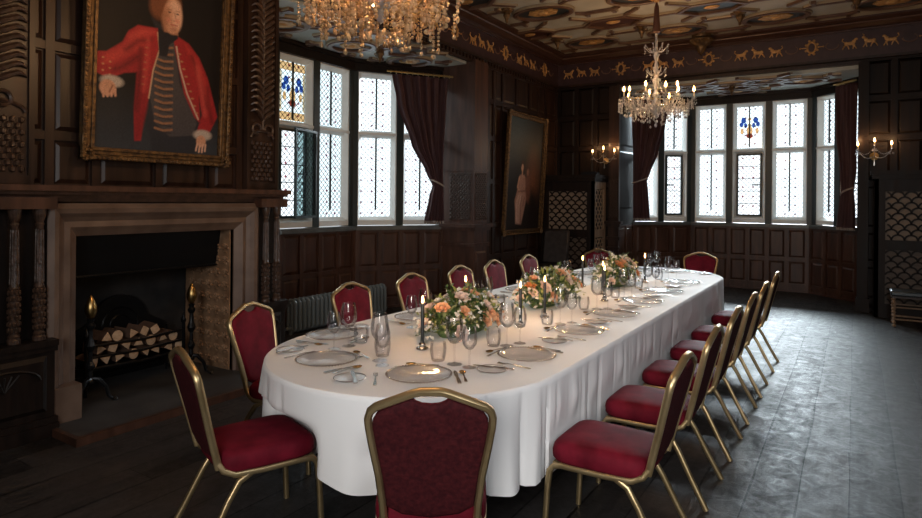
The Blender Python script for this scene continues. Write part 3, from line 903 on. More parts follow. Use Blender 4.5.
# ---- fireplace
fp = thing('fireplace', 'tall oak and brown stone fireplace under the portrait, columns either side', 'fireplace', (BREAST, 3.0, 0))
FX = BREAST
def L3(mb_): return mb_
Tfp = frame((0, 1.12), (0, -1))     # local x = -(Y) measured from Y1, relative to fp (BREAST,3,0)
Tfp = frame((0, Y1 - 3.0), (0, -1))
ms = MB(Tfp)
w0, w1 = -0.03, Y1 - Y0 - 0.1
for (z0, z1, e) in ((1.61, 1.635, 0.08), (1.635, 1.66, 0.12), (1.66, 1.685, 0.18), (1.685, 1.725, 0.23)):
    ms.box(w0, w1, 0.002, e, z0, z1)
for (xa, xb) in ((-0.01, 0.30), (2.04, 2.66)): ms.box(xa, xb, 0.002, 0.20, 1.56, 1.64)
ms.build('mantel_shelf', M['oak_red'], fp)
# stone surround, stepped moulding sweeping round the opening
sr = MB(Tfp)
xo0, xo1 = Y1 - 3.87, Y1 - 2.06     # outer
xi0, xi1 = Y1 - OY1, Y1 - OY0       # inner
steps = [(0.0, 0.100), (0.16, 0.125), (0.30, 0.115), (0.42, 0.085), (0.55, 0.060), (0.72, 0.065), (0.84, 0.04), (1.0, 0.012)]
zt_o, zt_i = 1.60, OZ
for a, c in zip(steps[:-1], steps[1:]):
    pass
vs = []; fs = []
for (t, d) in [(0, 0.0)] + steps + [(1.0, -0.12)]:
    xl = xo0 + (xi0 - xo0) * t; xr = xo1 + (xi1 - xo1) * t; zt = zt_o + (zt_i - zt_o) * t
    vs += [(xl, d + 0.002, 0.05), (xl, d + 0.002, zt), (xr, d + 0.002, zt), (xr, d + 0.002, 0.05)]
k = len(steps) + 2
for j in range(k - 1):
    for i in range(3): fs.append((j * 4 + i, j * 4 + i + 1, (j + 1) * 4 + i + 1, (j + 1) * 4 + i))
sr.add(vs, fs)
for (xa, xb) in ((xo0 - 0.0, xi0 - 0.02), (xi1 + 0.02, xo1 + 0.0)): sr.box(xa, xb, 0.002, 0.16, 0.05, 0.30)
sr.build('stone_surround', M['stone'], fp, smooth=0)
# columns and pedestals
def column(x, parent):
    T = Tfp @ Tr(x, 0.13, 0)
    b = MB(T)
    b.lathe([(0.040, 0.66), (0.040, 0.685), (0.033, 0.695), (0.037, 0.71), (0.026, 0.725), (0.030, 0.76), (0.032, 0.90), (0.030, 1.02), (0.034, 1.03), (0.027, 1.045), (0.026, 1.25), (0.022, 1.44), (0.028, 1.455), (0.022, 1.47), (0.032, 1.50), (0.040, 1.54), (0.040, 1.56)], 12)
    for j in range(7):
        for i in range(8):
            a = 2 * pi * (i + 0.5 * (j % 2)) / 8; b.blob((0.031 * cos(a), 0.031 * sin(a), 0.75 + j * 0.042), (0.012, 0.012, 0.020), 6)
    for i in range(8):
        a = 2 * pi * i / 8; b.tube([(0.026 * cos(a), 0.026 * sin(a), 1.06), (0.022 * cos(a), 0.022 * sin(a), 1.42)], 0.005, 5)
    return b.build('column', M['carved'], parent)
for yy in (1.85, 2.00): column(Y1 - yy, fp)
for yy in (3.93, 4.06): column(Y1 - yy, fp)
for (xa, xb, nm) in ((2.04, 2.66, 'a'), (-0.01, 0.27, 'b')):
    b = MB(Tfp)
    b.box(xa, xb, 0.002, 0.18, 0, 0.60)
    for (z0, z1, e) in ((0, 0.09, 0.05), (0.09, 0.13, 0.03), (0.58, 0.62, 0.02), (0.62, 0.66, 0.035)): b.box(xa - 0.01, xb + 0.01, 0.002, 0.18 + e, z0, z1)
    b.frustum(xa + 0.05, xb - 0.05, 0.17, 0.55, 0.18, 0.20, 0.03)
    xm = (xa + xb) / 2
    b.tube([(xm + (xb - xa - 0.2) / 2 * cos(t), 0.205, 0.40 + 0.09 * sin(t)) for t in lin(0, pi, 12)], 0.009, 5)
    for q in lin(-0.6, 0.6, 5): b.tube([(xm, 0.205, 0.36), (xm + q * 0.14, 0.207, 0.46)], 0.007, 5)
    b.build('pedestal', M['oak_dark'], fp)
    bb = MB(Tfp); bb.box(xa + 0.02, xb - 0.02, 0.002, 0.05, 0.66, 1.56); bb.build('column_backboard', M['oak_dark'], fp, smooth=0)
b = MB(Tfp)
b.box(Y1 - 3.98, Y1 - 2.07, 0.16, 0.53, 0.001, 0.05); b.box(xi0 - 0.15, xi1 + 0.15, -0.75, 0.16, 0.001, 0.05)
b.build('hearth', M['hearthstone'], fp, smooth=0)
b = MB(Tfp); b.box(Y1 - 4.03, Y1 - 2.04, 0.53, 0.57, 0.001, 0.056); b.box(Y1 - 2.07, Y1 - 2.04, 0.24, 0.53, 0.001, 0.056); b.box(Y1 - 4.03, Y1 - 3.98, 0.24, 0.53, 0.001, 0.056)
b.build('hearth_kerb', M['oak_red'], fp, smooth=0)
# firebox
b = MB(Tfp)
b.box(xi0 - 0.15, xi1 + 0.15, -0.82, -0.75, 0.05, 1.7); b.box(xi0 - 0.2, xi0 - 0.02, -0.8, -0.02, 0.05, 1.7); b.box(xi1 + 0.02, xi1 + 0.2, -0.8, -0.02, 0.05, 1.7)
b.box(xi0 - 0.2, xi1 + 0.2, -0.8, -0.45, 1.5, 1.7)
b.build('firebox', M['soot'], fp, smooth=0)
b = MB(Tfp)
b.add([(xi0, -0.16, 1.36), (xi1, -0.16, 1.36), (xi1, -0.22, 1.02), (xi0, -0.22, 1.02), (xi0, -0.74, 1.5), (xi1, -0.74, 1.5)], [(0, 1, 2, 3), (2, 3, 4, 5)])
b.tube([(xi0, -0.215, 1.02), (xi1, -0.215, 1.02)], 0.012, 6)
b.build('smoke_hood', M['iron'], fp, smooth=0)
# shell tiles on the right-hand cheek
mt, ntt, pp = new_mat('shell_tiles')
tb = MB(Tfp)
tb.box(xi0 + 0.002, xi0 + 0.014, -0.70, -0.03, 0.052, 1.352)
for j in range(10):
    for i in range(5):
        x = -0.09 - i * 0.125; z = 0.11 + j * 0.118
        if z < 1.29:
            tb.blob((xi0 + 0.014, x, z - 0.02), (0.012, 0.03, 0.02), 6)
            for a in lin(0.15, pi - 0.15, 5):
                tb.tube([(xi0 + 0.014, x, z), (xi0 + 0.018, x + 0.05 * cos(a), z + 0.05 * sin(a))], [0.006, 0.013], 5)
pp.inputs['Roughness'].default_value = 0.45
M['tile'] = mat('brown_relief_tile', (0.20, 0.115, 0.065), 0.4, c2=(0.34, 0.21, 0.125), scale=(12, 12, 12), bump=0.2)
tb.build('tiled_cheek', M['tile'], fp)
bpy.data.materials.remove(mt)

# fire basket, andirons, logs
HZ = 0.05
fb = thing('fire_basket', 'black iron fire basket holding split logs in the fireplace', 'fire basket', (-5.25, 2.95, HZ))
b = MB()
for z in (0.22, 0.31, 0.40): b.tube([(0.12, -0.44, z), (0.16, 0, z - 0.01), (0.12, 0.40, z)], 0.011, 6)
b.build('front_bars', M['iron'], fb)
for yy in (-0.44, 0.40):
    b = MB(); b.tube([(0.12, yy, 0.0), (0.12, yy, 0.46)], 0.014, 6); b.lathe([(0.0, 0.44), (0.022, 0.47), (0.025, 0.49), (0.012, 0.52), (0, 0.56)], 8, Tr(0.12, yy, 0)); b.tube([(0.12, yy, 0.21), (-0.14, yy, 0.21)], 0.011, 6); b.tube([(-0.14, yy, 0), (-0.14, yy, 0.42)], 0.012, 6)
    b.build('basket_post', M['iron'], fb)
b = MB(); b.box(-0.15, 0.13, -0.43, 0.39, 0.195, 0.21)
for i in range(9): b.tube([(-0.14, -0.4 + i * 0.09, 0.20), (0.13, -0.4 + i * 0.09, 0.20)], 0.009, 5)
b.build('grate', M['iron'], fb)
fbk = thing('fireback', 'arched cast-iron fireback standing behind the logs', 'fireback', (-5.56, 3.0, HZ))
b = MB(frame((0, 0), (0, -1)))
pts = [(-0.42, 0), (0.42, 0), (0.42, 0.42)] + [(0.26 * cos(a), 0.46 + 0.26 * sin(a)) for a in lin(0.2, pi - 0.2, 12)] + [(-0.42, 0.42)]
b.prism(pts, -0.015, 0.02)
b.build('plate', M['iron'], fbk, smooth=0)
b = MB(frame((0, 0), (0, -1)))
for rr_ in (0.09, 0.16): b.tube([(rr_ * cos(a), 0.022, 0.45 + rr_ * sin(a)) for a in lin(0, 2 * pi * 15 / 16, 16)], 0.009, 5, closed=True)
b.tube([(-0.38, 0.022, 0.05), (0.38, 0.022, 0.05), (0.38, 0.022, 0.38), (-0.38, 0.022, 0.38)], 0.009, 5, closed=True)
b.build('raised_ornament', M['iron'], fbk)
random.seed(5)
row_words = ['bottom', 'middle', 'top']
col_words = ['first', 'second', 'third', 'fourth', 'fifth', 'sixth', 'seventh', 'eighth']
for j in range(3):
    nlog = (8, 7, 5)[j]
    for i in range(nlog):
        r = 0.043 + random.random() * 0.007
        y = -0.375 + (i + 0.5 * (j % 2)) * 0.107 + (0.1 if j == 2 else 0); z = 0.215 + 0.052 + j * 0.088
        L = 0.20 + random.random() * 0.03
        n = random.choice((3, 3, 4, 7)); ph = random.random() * 6
        b = MB(Tr(0, 0, 0) @ Matrix.Rotation(random.uniform(-0.12, 0.12), 4, 'Z'))
        prof = [(r * (0.95 if n > 3 else 1.1) * cos(ph + 2 * pi * q / n) , r * sin(ph + 2 * pi * q / n)) for q in range(n)]
        pf = []
        for q in range(n):
            a, c = prof[q], prof[(q + 1) % n]
            pf += [a, ((a[0] + c[0]) / 2 * 1.08, (a[1] + c[1]) / 2 * 1.08)]
        m_ = len(pf)
        b.add([(-L / 2, p[0], p[1]) for p in pf] + [(L / 2, p[0], p[1]) for p in pf], [tuple(range(m_)), tuple(range(2 * m_ - 1, m_ - 1, -1))], 0)
        b.add([(-L / 2, p[0], p[1]) for p in pf] + [(L / 2, p[0], p[1]) for p in pf], [(q, (q + 1) % m_, m_ + (q + 1) % m_, m_ + q) for q in range(m_)], 1)
        o = b.build('log', [M['log'], M['bark']], None, smooth=30, loc=(-5.25 - 0.01, 2.95 + y, HZ + z))
        tag(o, 'split firewood log, %s from the left in the %s layer of the basket' % (col_words[i], row_words[j]), 'log', 'split logs in the fire basket')


def andiron(y, label):
    r = thing('andiron', label, 'andiron', (-4.98, y, HZ), 0, 'pair of andirons'); r.scale = (0.94, 0.94, 0.94)
    b = MB(); b.lathe([(0.030, 0.16), (0.034, 0.18), (0.022, 0.20), (0.018, 0.26), (0.034, 0.29), (0.034, 0.31), (0.018, 0.34), (0.016, 0.42), (0.030, 0.44), (0.040, 0.47), (0.030, 0.50), (0.018, 0.53), (0.018, 0.60), (0.032, 0.62), (0.036, 0.64), (0.022, 0.66), (0.03, 0.69)], 12)
    b.build('shaft', M['iron'], r)
    b = MB(); b.lathe([(0.012, 0.69), (0.028, 0.705), (0.046, 0.75), (0.046, 0.79), (0.03, 0.84), (0.012, 0.875), (0, 0.89)], 14)
    b.build('brass_finial', M['brass'], r)
    for s in (-1, 1):
        b = MB(); b.tube([(0, 0, 0.2), (0.03, s * 0.05, 0.19), (0.05, s * 0.10, 0.12), (0.06, s * 0.12, 0.04), (0.085, s * 0.15, 0.014)], [0.02, 0.02, 0.016, 0.014, 0.012], 8); b.blob((0.09, s * 0.155, 0.016), (0.026, 0.022, 0.015), 8)
        b.build('foot', M['iron'], r)
    b = MB(); b.tube([(0, 0, 0.18), (-0.03, 0, 0.14), (-0.07, 0, 0.12)], 0.014, 6); b.build('billet_bar', M['iron'], r)


andiron(2.47, 'black andiron with brass flame finial, left of the log basket')
andiron(3.33, 'black andiron with brass flame finial, right of the log basket')

# ================================================================== PAINTINGS
def painted(name, w, h, T, layers, bgf, nx, nz, parent, bow=0):
    """a canvas whose picture is held in a colour attribute; layers = [(kind, data, colour, soft)]"""
    xs = np.linspace(0, w, nx); zs = np.linspace(0, h, nz)
    X, Z = np.meshgrid(xs, zs)
    img = bgf(X / w, Z / h)
    rng = np.random.default_rng(3)
    def poly_sd(P):
        P = np.array(P, float); d = np.full(X.shape, 1e9); inside = np.zeros(X.shape, bool)
        n = len(P)
        for i in range(n):
            ax, az = P[i]; bx, bz = P[(i + 1) % n]
            ex, ez = bx - ax, bz - az; wx, wz = X - ax, Z - az
            t = np.clip((wx * ex + wz * ez) / (ex * ex + ez * ez + 1e-12), 0, 1)
            d = np.minimum(d, np.hypot(wx - ex * t, wz - ez * t))
            c = ((az > Z) != (bz > Z)) & (X < (bx - ax) * (Z - az) / ((bz - az) + 1e-12) + ax)
            inside ^= c
        return np.where(inside, -d, d)
    for kind, data, col, soft in layers:
        if kind == 'poly': sd = poly_sd(data)
        elif kind == 'ell':
            cx, cz, rx, rz = data; sd = (np.sqrt(((X - cx) / rx) ** 2 + ((Z - cz) / rz) ** 2) - 1) * min(rx, rz)
        elif kind == 'line':
            (P, r) = data; sd = np.full(X.shape, 1e9)
            for (ax, az), (bx, bz) in zip(P[:-1], P[1:]):
                ex, ez = bx - ax, bz - az; t = np.clip(((X - ax) * ex + (Z - az) * ez) / (ex * ex + ez * ez + 1e-12), 0, 1)
                sd = np.minimum(sd, np.hypot(X - ax - ex * t, Z - az - ez * t) - r)
        a = np.clip(0.5 - sd / soft, 0, 1)[..., None]
        img = img * (1 - a) + np.array(col)[None, None, :] * a
    img = img * (1 + 0.12 * rng.standard_normal((nz, nx, 1)))
    img = np.clip(img, 0, 1)
    vs = [(float(x), 0.0, float(z)) for z in zs for x in xs]
    fs = [(j * nx + i, j * nx + i + 1, (j + 1) * nx + i + 1, (j + 1) * nx + i) for j in range(nz - 1) for i in range(nx - 1)]
    mb_ = MB(); mb_.add(vs, fs)
    # give the canvas its thickness
    mb_.box(0, w, -0.02, -0.001, 0, h)
    m_, nt_, p_ = new_mat(name + '_paint')
    at = N(nt_, 'ShaderNodeAttribute', attribute_name='paint'); nt_.links.new(at.outputs['Color'], p_.inputs['Base Color'])
    p_.inputs['Roughness'].default_value = 0.55; p_.inputs['Specular IOR Level'].default_value = 0.3
    o = mb_.build('canvas', m_, parent, smooth=0, M4=T)
    ca = o.data.color_attributes.new('paint', 'FLOAT_COLOR', 'POINT')
    arr = np.ones((len(o.data.vertices), 4), np.float32); arr[:nx * nz, :3] = img.reshape(-1, 3); arr[nx * nz:, :3] = 0.05
    ca.data.foreach_set('color', arr.ravel())
    return o


def gilt_frame(root, w, h, fwid, T):
    b = MB()
    for (o, wd, dp, y) in ((fwid * 0.5, fwid, 0.03, 0.01), (fwid * 0.82, fwid * 0.34, 0.035, 0.035), (fwid * 0.15, fwid * 0.25, 0.02, 0.03), (fwid * 0.48, fwid * 0.2, 0.02, 0.022)):
        pts = [(-o, y, -o), (w + o, y, -o), (w + o, y, h + o), (-o, y, h + o)]
        # straight mitred members
        for i in range(4):
            a = Vector(pts[i]); c = Vector(pts[(i + 1) % 4]); d = (c - a).normalized()
            b.strip([a - d * wd / 2, c + d * wd / 2], wd, dp, (0, 1, 0))
    # carved ornament: beads along the members and leafy corners
    n = int(w / 0.035)
    for i in range(n):
        x = w * (i + 0.5) / n
        for z in (-fwid * 0.82, h + fwid * 0.82): b.blob((x, 0.055, z), (0.012, 0.008, 0.014), 6)
    n = int(h / 0.035)
    for i in range(n):
        z = h * (i + 0.5) / n
        for x in (-fwid * 0.82, w + fwid * 0.82): b.blob((x, 0.055, z), (0.014, 0.008, 0.012), 6)
    for x in (-fwid * 0.6, w + fwid * 0.6):
        for z in (-fwid * 0.6, h + fwid * 0.6):
            for q in range(7):
                a = q * 0.9; b.blob((x + 0.035 * cos(a), 0.05, z + 0.035 * sin(a)), (0.02, 0.018, 0.02), 6)
    return b.build('gilt_frame', M['gilt'], root, M4=T)


# portrait over the mantel
PW, PH = 1.06, 1.42
pr = thing('portrait_painting', 'large gilt-framed portrait of a man in a red coat above the fireplace', 'painting', (BREAST + 0.04, 3.43, 2.02))
def PX(x, y): return ((x - 42) / 363 * PW, (458 - y) / 375)
red_ = (0.30, 0.018, 0.022); redL = (0.42, 0.04, 0.035); redD = (0.12, 0.008, 0.012)
blk = (0.006, 0.007, 0.010); skin = (0.52, 0.27, 0.17); wst = (0.055, 0.05, 0.055)
P_ = lambda pts: [PX(x, y) for x, y in pts]
Lr = []
Lr.append(('poly', P_([(185, 60), (205, 100), (190, 200), (180, 330), (200, 458), (330, 458), (345, 380), (300, 250), (275, 110), (262, 95)]), (0.02, 0.022, 0.03), 0.02))
Lr.append(('poly', P_([(195, 190), (205, 120), (255, 120), (275, 240), (335, 360), (320, 400), (250, 410), (205, 370), (188, 290)]), wst, 0.01))
for i in range(13):
    yy = 135 + i * 21; xo = 205 + (yy - 135) * 0.02
    Lr.append(('line', (P_([(xo - 4, yy), (xo + 20, yy + 6), (xo + 46, yy + 1)]), 0.009), (0.26, 0.13, 0.07), 0.008))
    Lr.append(('line', (P_([(xo + 8, yy + 10), (xo + 44, yy + 12)]), 0.004), (0.02, 0.02, 0.025), 0.006))
# coat, viewer's left side with the sleeve
Lr.append(('poly', P_([(150, 92), (205, 88), (212, 150), (196, 210), (186, 300), (172, 350), (168, 430), (150, 432), (146, 350), (152, 230), (118, 238), (78, 262), (46, 250), (44, 192), (70, 186), (110, 150), (125, 115)]), red_, 0.014))
Lr.append(('poly', P_([(150, 100), (180, 96), (170, 150), (120, 190), (85, 215), (60, 222), (70, 195), (112, 160)]), redL, 0.04))
Lr.append(('poly', P_([(152, 232), (186, 215), (182, 330), (166, 420), (152, 425), (150, 330)]), (0.23, 0.013, 0.018), 0.03))
# coat, viewer's right side
Lr.append(('poly', P_([(250, 92), (300, 112), (335, 150), (365, 210), (385, 275), (402, 330), (372, 395), (335, 385), (350, 330), (338, 270), (345, 358), (325, 340), (290, 270), (270, 190), (258, 140)]), red_, 0.014))
Lr.append(('poly', P_([(290, 118), (328, 155), (352, 215), (378, 290), (370, 330), (350, 260), (320, 190)]), redL, 0.04))
Lr.append(('line', (P_([(262, 130), (275, 195), (300, 270), (338, 345)]), 0.007), (0.5, 0.38, 0.3), 0.008))
Lr.append(('line', (P_([(205, 100), (212, 150), (196, 215), (186, 300)]), 0.006), (0.45, 0.3, 0.2), 0.008))
for i in range(9):
    yy = 150 + i * 22; Lr.append(('ell', (*PX(272 + i * 7.5, yy), 0.014, 0.007), (0.38, 0.2, 0.1), 0.008))
for i in range(7): Lr.append(('ell', (*PX(178 - i * 1.5, 130 + i * 22), 0.014, 0.007), (0.33, 0.16, 0.08), 0.008))
for i in range(6): Lr.append(('ell', (*PX(62 + (i % 2) * 18, 205 + i * 9), 0.008, 0.006), (0.5, 0.25, 0.12), 0.008))
# stock, jabot
Lr.append(('poly', P_([(207, 86), (262, 84), (266, 104), (240, 130), (236, 165), (212, 168), (208, 130)]), (0.012, 0.012, 0.018), 0.01))
# neck, face, hair
Lr.append(('ell', (*PX(206, 22), 0.075, 0.10), (0.17, 0.06, 0.028), 0.04)); Lr.append(('ell', (*PX(240, 2), 0.098, 0.098), (0.18, 0.066, 0.03), 0.03))
Lr.append(('poly', P_([(222, 55), (262, 58), (266, 95), (224, 92)]), (0.32, 0.15, 0.09), 0.012))
Lr.append(('ell', (*PX(248, 40), 0.078, 0.145), skin, 0.014))
Lr.append(('ell', (*PX(262, 38), 0.040, 0.10), (0.66, 0.40, 0.28), 0.03))
Lr.append(('ell', (*PX(226, 50), 0.03, 0.085), (0.36, 0.16, 0.09), 0.03))
Lr.append(('poly', P_([(205, -20), (222, -10), (218, 30), (212, 45), (200, 30)]), (0.17, 0.06, 0.028), 0.02))
for ex in (238, 262):
    Lr.append(('ell', (*PX(ex, 30), 0.013, 0.006), (0.05, 0.03, 0.025), 0.005)); Lr.append(('line', (P_([(ex - 6, 22), (ex + 6, 21)]), 0.003), (0.2, 0.1, 0.06), 0.006))
Lr.append(('line', (P_([(253, 28), (258, 50), (251, 54)]), 0.004), (0.36, 0.17, 0.11), 0.008)); Lr.append(('ell', (*PX(262, 52), 0.02, 0.018), (0.62, 0.28, 0.2), 0.02)); Lr.append(('ell', (*PX(236, 54), 0.02, 0.02), (0.5, 0.2, 0.13), 0.025)); Lr.append(('ell', (*PX(252, 79), 0.03, 0.02), (0.42, 0.2, 0.13), 0.025)); Lr.append(('ell', (*PX(252, 5), 0.04, 0.04), (0.66, 0.42, 0.3), 0.05))
for (pp_, w_, c_) in (([(120, 170), (150, 140), (185, 125)], 0.012, redD), ([(90, 235), (120, 215), (150, 185)], 0.014, redD), ([(160, 160), (158, 260), (152, 340)], 0.012, redD), ([(310, 150), (340, 220), (362, 300)], 0.012, redD), ([(330, 180), (345, 250), (360, 330)], 0.010, (0.5, 0.07, 0.06)), ([(130, 130), (165, 108), (195, 102)], 0.012, (0.5, 0.06, 0.05)), ([(365, 240), (372, 300), (385, 350)], 0.012, redD), ([(180, 110), (178, 190), (172, 280)], 0.010, (0.46, 0.05, 0.045))):
    Lr.append(('line', (P_(pp_), w_), c_, 0.05))
Lr.append(('line', (P_([(243, 66), (262, 66)]), 0.005), (0.38, 0.10, 0.08), 0.006))
# cuffs and hands
for (cx, cy, s) in ((82, 268, 1), (350, 395, 1)):
    Lr.append(('ell', (*PX(cx + 4, cy), 0.085, 0.045), (0.42, 0.36, 0.31), 0.02))
Lr.append(('ell', (*PX(76, 288), 0.062, 0.062), skin, 0.014))
for q in range(4): Lr.append(('line', (P_([(62 + q * 11, 292), (66 + q * 10, 314 - q * 2)]), 0.008), (0.56, 0.30, 0.2), 0.008))
Lr.append(('line', (P_([(88, 280), (80, 300)]), 0.005), (0.25, 0.1, 0.06), 0.008))
Lr.append(('ell', (*PX(350, 415), 0.045, 0.05), skin, 0.014))
for q in range(4): Lr.append(('line', (P_([(338 + q * 9, 425), (334 + q * 10, 452 - abs(q - 1.5) * 4)]), 0.008), (0.6, 0.36, 0.26), 0.008))
def bg1(u, v):  # greyer towards the bottom: a reflection on the canvas, put into the colour
    base = np.zeros(u.shape + (3,)); lo = np.array((0.030, 0.036, 0.045)); hi = np.array((0.005, 0.004, 0.005))
    t = np.clip((v - 0.02) / 0.35, 0, 1)[..., None]
    return lo * (1 - t) + hi * t
TP = frame((0, 0.0), (0, -1)); TP = Tr(0.03, 0, 0) @ Matrix.Rotation(radians(2.5), 4, 'Y') @ TP
# the canvas runs from the frame's left to right as seen from the room
TPc = Tr(0.03, -1.06, 0) @ Matrix.Rotation(radians(2.5), 4, 'Y') @ Matrix(((0, 1, 0, 0), (1, 0, 0, 0), (0, 0, 1, 0), (0, 0, 0, 1)))
painted('portrait', PW, PH, TPc, Lr, bg1, 190, 240, pr)
gilt_frame(pr, PW, PH, 0.095, TPc)

# painting on the far part of the left wall
LW, LH = 1.32, 1.92
lp = thing('lady_painting', 'gilt-framed dark painting of a seated lady in pale dress beyond the left bay', 'painting', (XL + 0.04, 10.40, 1.14))
Ll = [('ell', (0.98, 0.85, 0.22, 0.40), (0.15, 0.062, 0.036), 0.35), ('ell', (0.2, 1.7, 0.5, 0.4), (0.036, 0.055, 0.062), 0.5), ('ell', (0.85, 0.35, 0.40, 0.35), (0.014, 0.009, 0.009), 0.2),
      ('poly', [(0.40, 0.10), (0.62, 0.08), (0.70, 0.30), (0.78, 0.55), (0.72, 0.70), (0.66, 0.95), (0.48, 0.95), (0.42, 0.70), (0.33, 0.50), (0.38, 0.28)], (0.36, 0.21, 0.17), 0.03),
      ('poly', [(0.42, 0.12), (0.52, 0.10), (0.56, 0.42), (0.62, 0.60), (0.46, 0.62), (0.38, 0.45)], (0.52, 0.35, 0.29), 0.05),
      ('line', ([(0.60, 0.58), (0.55, 0.40), (0.60, 0.12)], 0.012), (0.20, 0.10, 0.08), 0.03), ('line', ([(0.50, 0.58), (0.47, 0.40), (0.50, 0.14)], 0.008), (0.28, 0.16, 0.13), 0.03), ('line', ([(0.70, 0.55), (0.66, 0.40)], 0.010), (0.16, 0.08, 0.07), 0.03),
      ('line', ([(0.47, 0.90), (0.42, 0.74), (0.52, 0.64)], 0.026), (0.48, 0.29, 0.21), 0.015), ('line', ([(0.67, 0.90), (0.72, 0.76), (0.60, 0.65)], 0.024), (0.36, 0.20, 0.15), 0.02),
      ('line', ([(0.46, 0.66), (0.70, 0.67)], 0.012), (0.16, 0.07, 0.06), 0.03),
      ('ell', (0.575, 1.10, 0.075, 0.10), (0.04, 0.018, 0.015), 0.03), ('line', ([(0.57, 1.02), (0.57, 0.95)], 0.024), (0.42, 0.25, 0.18), 0.02), ('ell', (0.565, 1.075, 0.042, 0.062), (0.52, 0.32, 0.23), 0.015),
      ('poly', [(0.70, 0.90), (0.86, 0.95), (0.92, 0.60), (0.86, 0.45), (0.76, 0.50)], (0.16, 0.07, 0.05), 0.06), ('ell', (0.78, 1.00, 0.045, 0.06), (0.26, 0.13, 0.09), 0.03)]
def bg2(u, v):
    lo = np.array((0.012, 0.009, 0.009)); hi = np.array((0.015, 0.02, 0.024)); t = np.clip(v, 0, 1)[..., None]
    return lo * (1 - t) + hi * t
TLc = Tr(0.02, -1.36, 0) @ Matrix.Rotation(radians(3.0), 4, 'Y') @ Matrix(((0, 1, 0, 0), (1, 0, 0, 0), (0, 0, 1, 0), (0, 0, 0, 1)))
painted('lady', LW, LH, TLc, Ll, bg2, 90, 130, lp)
gilt_frame(lp, LW, LH, 0.085, TLc)

# ================================================================== CURTAINS
def curtain(label, p0, u, levels, tie_z, folds, root_name='curtain', rail=None, depth=0.05, seedv=1):
    """levels: (z, a, b) -> the cloth spans a..b metres along u at height z"""
    root = thing(root_name, label, 'curtain', (p0[0], p0[1], 0), 0, 'window curtains')
    T = frame((0, 0), u)
    nu, nz = 90, 40
    zs = [l[0] for l in levels]
    def interp(z, k):
        for i in range(len(levels) - 1):
            if levels[i][0] >= z >= levels[i + 1][0]:
                t = (levels[i][0] - z) / (levels[i][0] - levels[i + 1][0]); t = t * t * (3 - 2 * t) * 0.5 + t * 0.5
                return levels[i][k] * (1 - t) + levels[i + 1][k] * t
        return levels[-1][k]
    b = MB(T); vs = []; fs = []
    rnd = random.Random(seedv); ph = [rnd.random() * 6 for _ in range(4)]
    for j in range(nz + 1):
        z = zs[0] + (zs[-1] - zs[0]) * j / nz
        a, c = interp(z, 1), interp(z, 2)
        squeeze = 1.0 - 0.45 * math.exp(-((z - tie_z) / 0.22) ** 2)
        for i in range(nu + 1):
            t = i / nu
            d = depth * squeeze * (sin(2 * pi * folds * t + ph[0] + 0.6 * sin(z * 1.3)) + 0.35 * sin(2 * pi * folds * 2.3 * t + ph[1] + z))
            hem = 0.02 * sin(2 * pi * folds * t + ph[2]) if j == nz else 0
            vs.append((a + (c - a) * t, d, z + hem))
    for j in range(nz):
        for i in range(nu): fs.append((j * (nu + 1) + i, j * (nu + 1) + i + 1, (j + 1) * (nu + 1) + i + 1, (j + 1) * (nu + 1) + i))
    b.add(vs, fs); b.build('cloth', M['curtain'], root, smooth=80, solid=0.006)
    a, c = interp(tie_z, 1), interp(tie_z, 2); cx, rx = (a + c) / 2, (c - a) / 2 + 0.012
    b = MB(T); b.tube([(cx + rx * cos(2 * pi * i / 16), (depth * 0.85 + 0.012) * sin(2 * pi * i / 16), tie_z + 0.05 * cos(2 * pi * i / 16)) for i in range(16)], 0.014, 6, closed=True)
    b.build('tieback', M['curtain_lining'], root)
    # fringe along the hem
    b = MB(T)
    a, c = levels[-1][1], levels[-1][2]
    for i in range(40):
        t = i / 39; d = depth * (sin(2 * pi * folds * t + ph[0] + 0.6 * sin(zs[-1] * 1.3)) + 0.35 * sin(2 * pi * folds * 2.3 * t + ph[1] + zs[-1]))
        b.tube([(a + (c - a) * t, d, zs[-1] + 0.02), (a + (c - a) * t, d, zs[-1] - 0.025)], 0.006, 4)
    b.tube([(a + (c - a) * i / 39, depth * (sin(2 * pi * folds * i / 39 + ph[0] + 0.6 * sin(zs[-1] * 1.3)) + 0.35 * sin(2 * pi * folds * 2.3 * i / 39 + ph[1] + zs[-1])), zs[-1] + 0.008) for i in range(40)], 0.007, 5)
    b.build('hem_fringe', M['curtain_lining'], root)
    if rail:
        b = MB(T); b.tube([(rail[0], 0, zs[0] + 0.04), (rail[1], 0, zs[0] + 0.04)], 0.016, 8)
        for i in range(12):
            x = rail[0] + 0.06 + (rail[1] - rail[0] - 0.12) * i / 11
            b.tube([(x, 0.024 * cos(q), zs[0] + 0.035 + 0.024 * sin(q)) for q in lin(0, 2 * pi * 9 / 10, 10)], 0.004, 4, closed=True)
        b.build('rail', M['brass'], root)
    return root


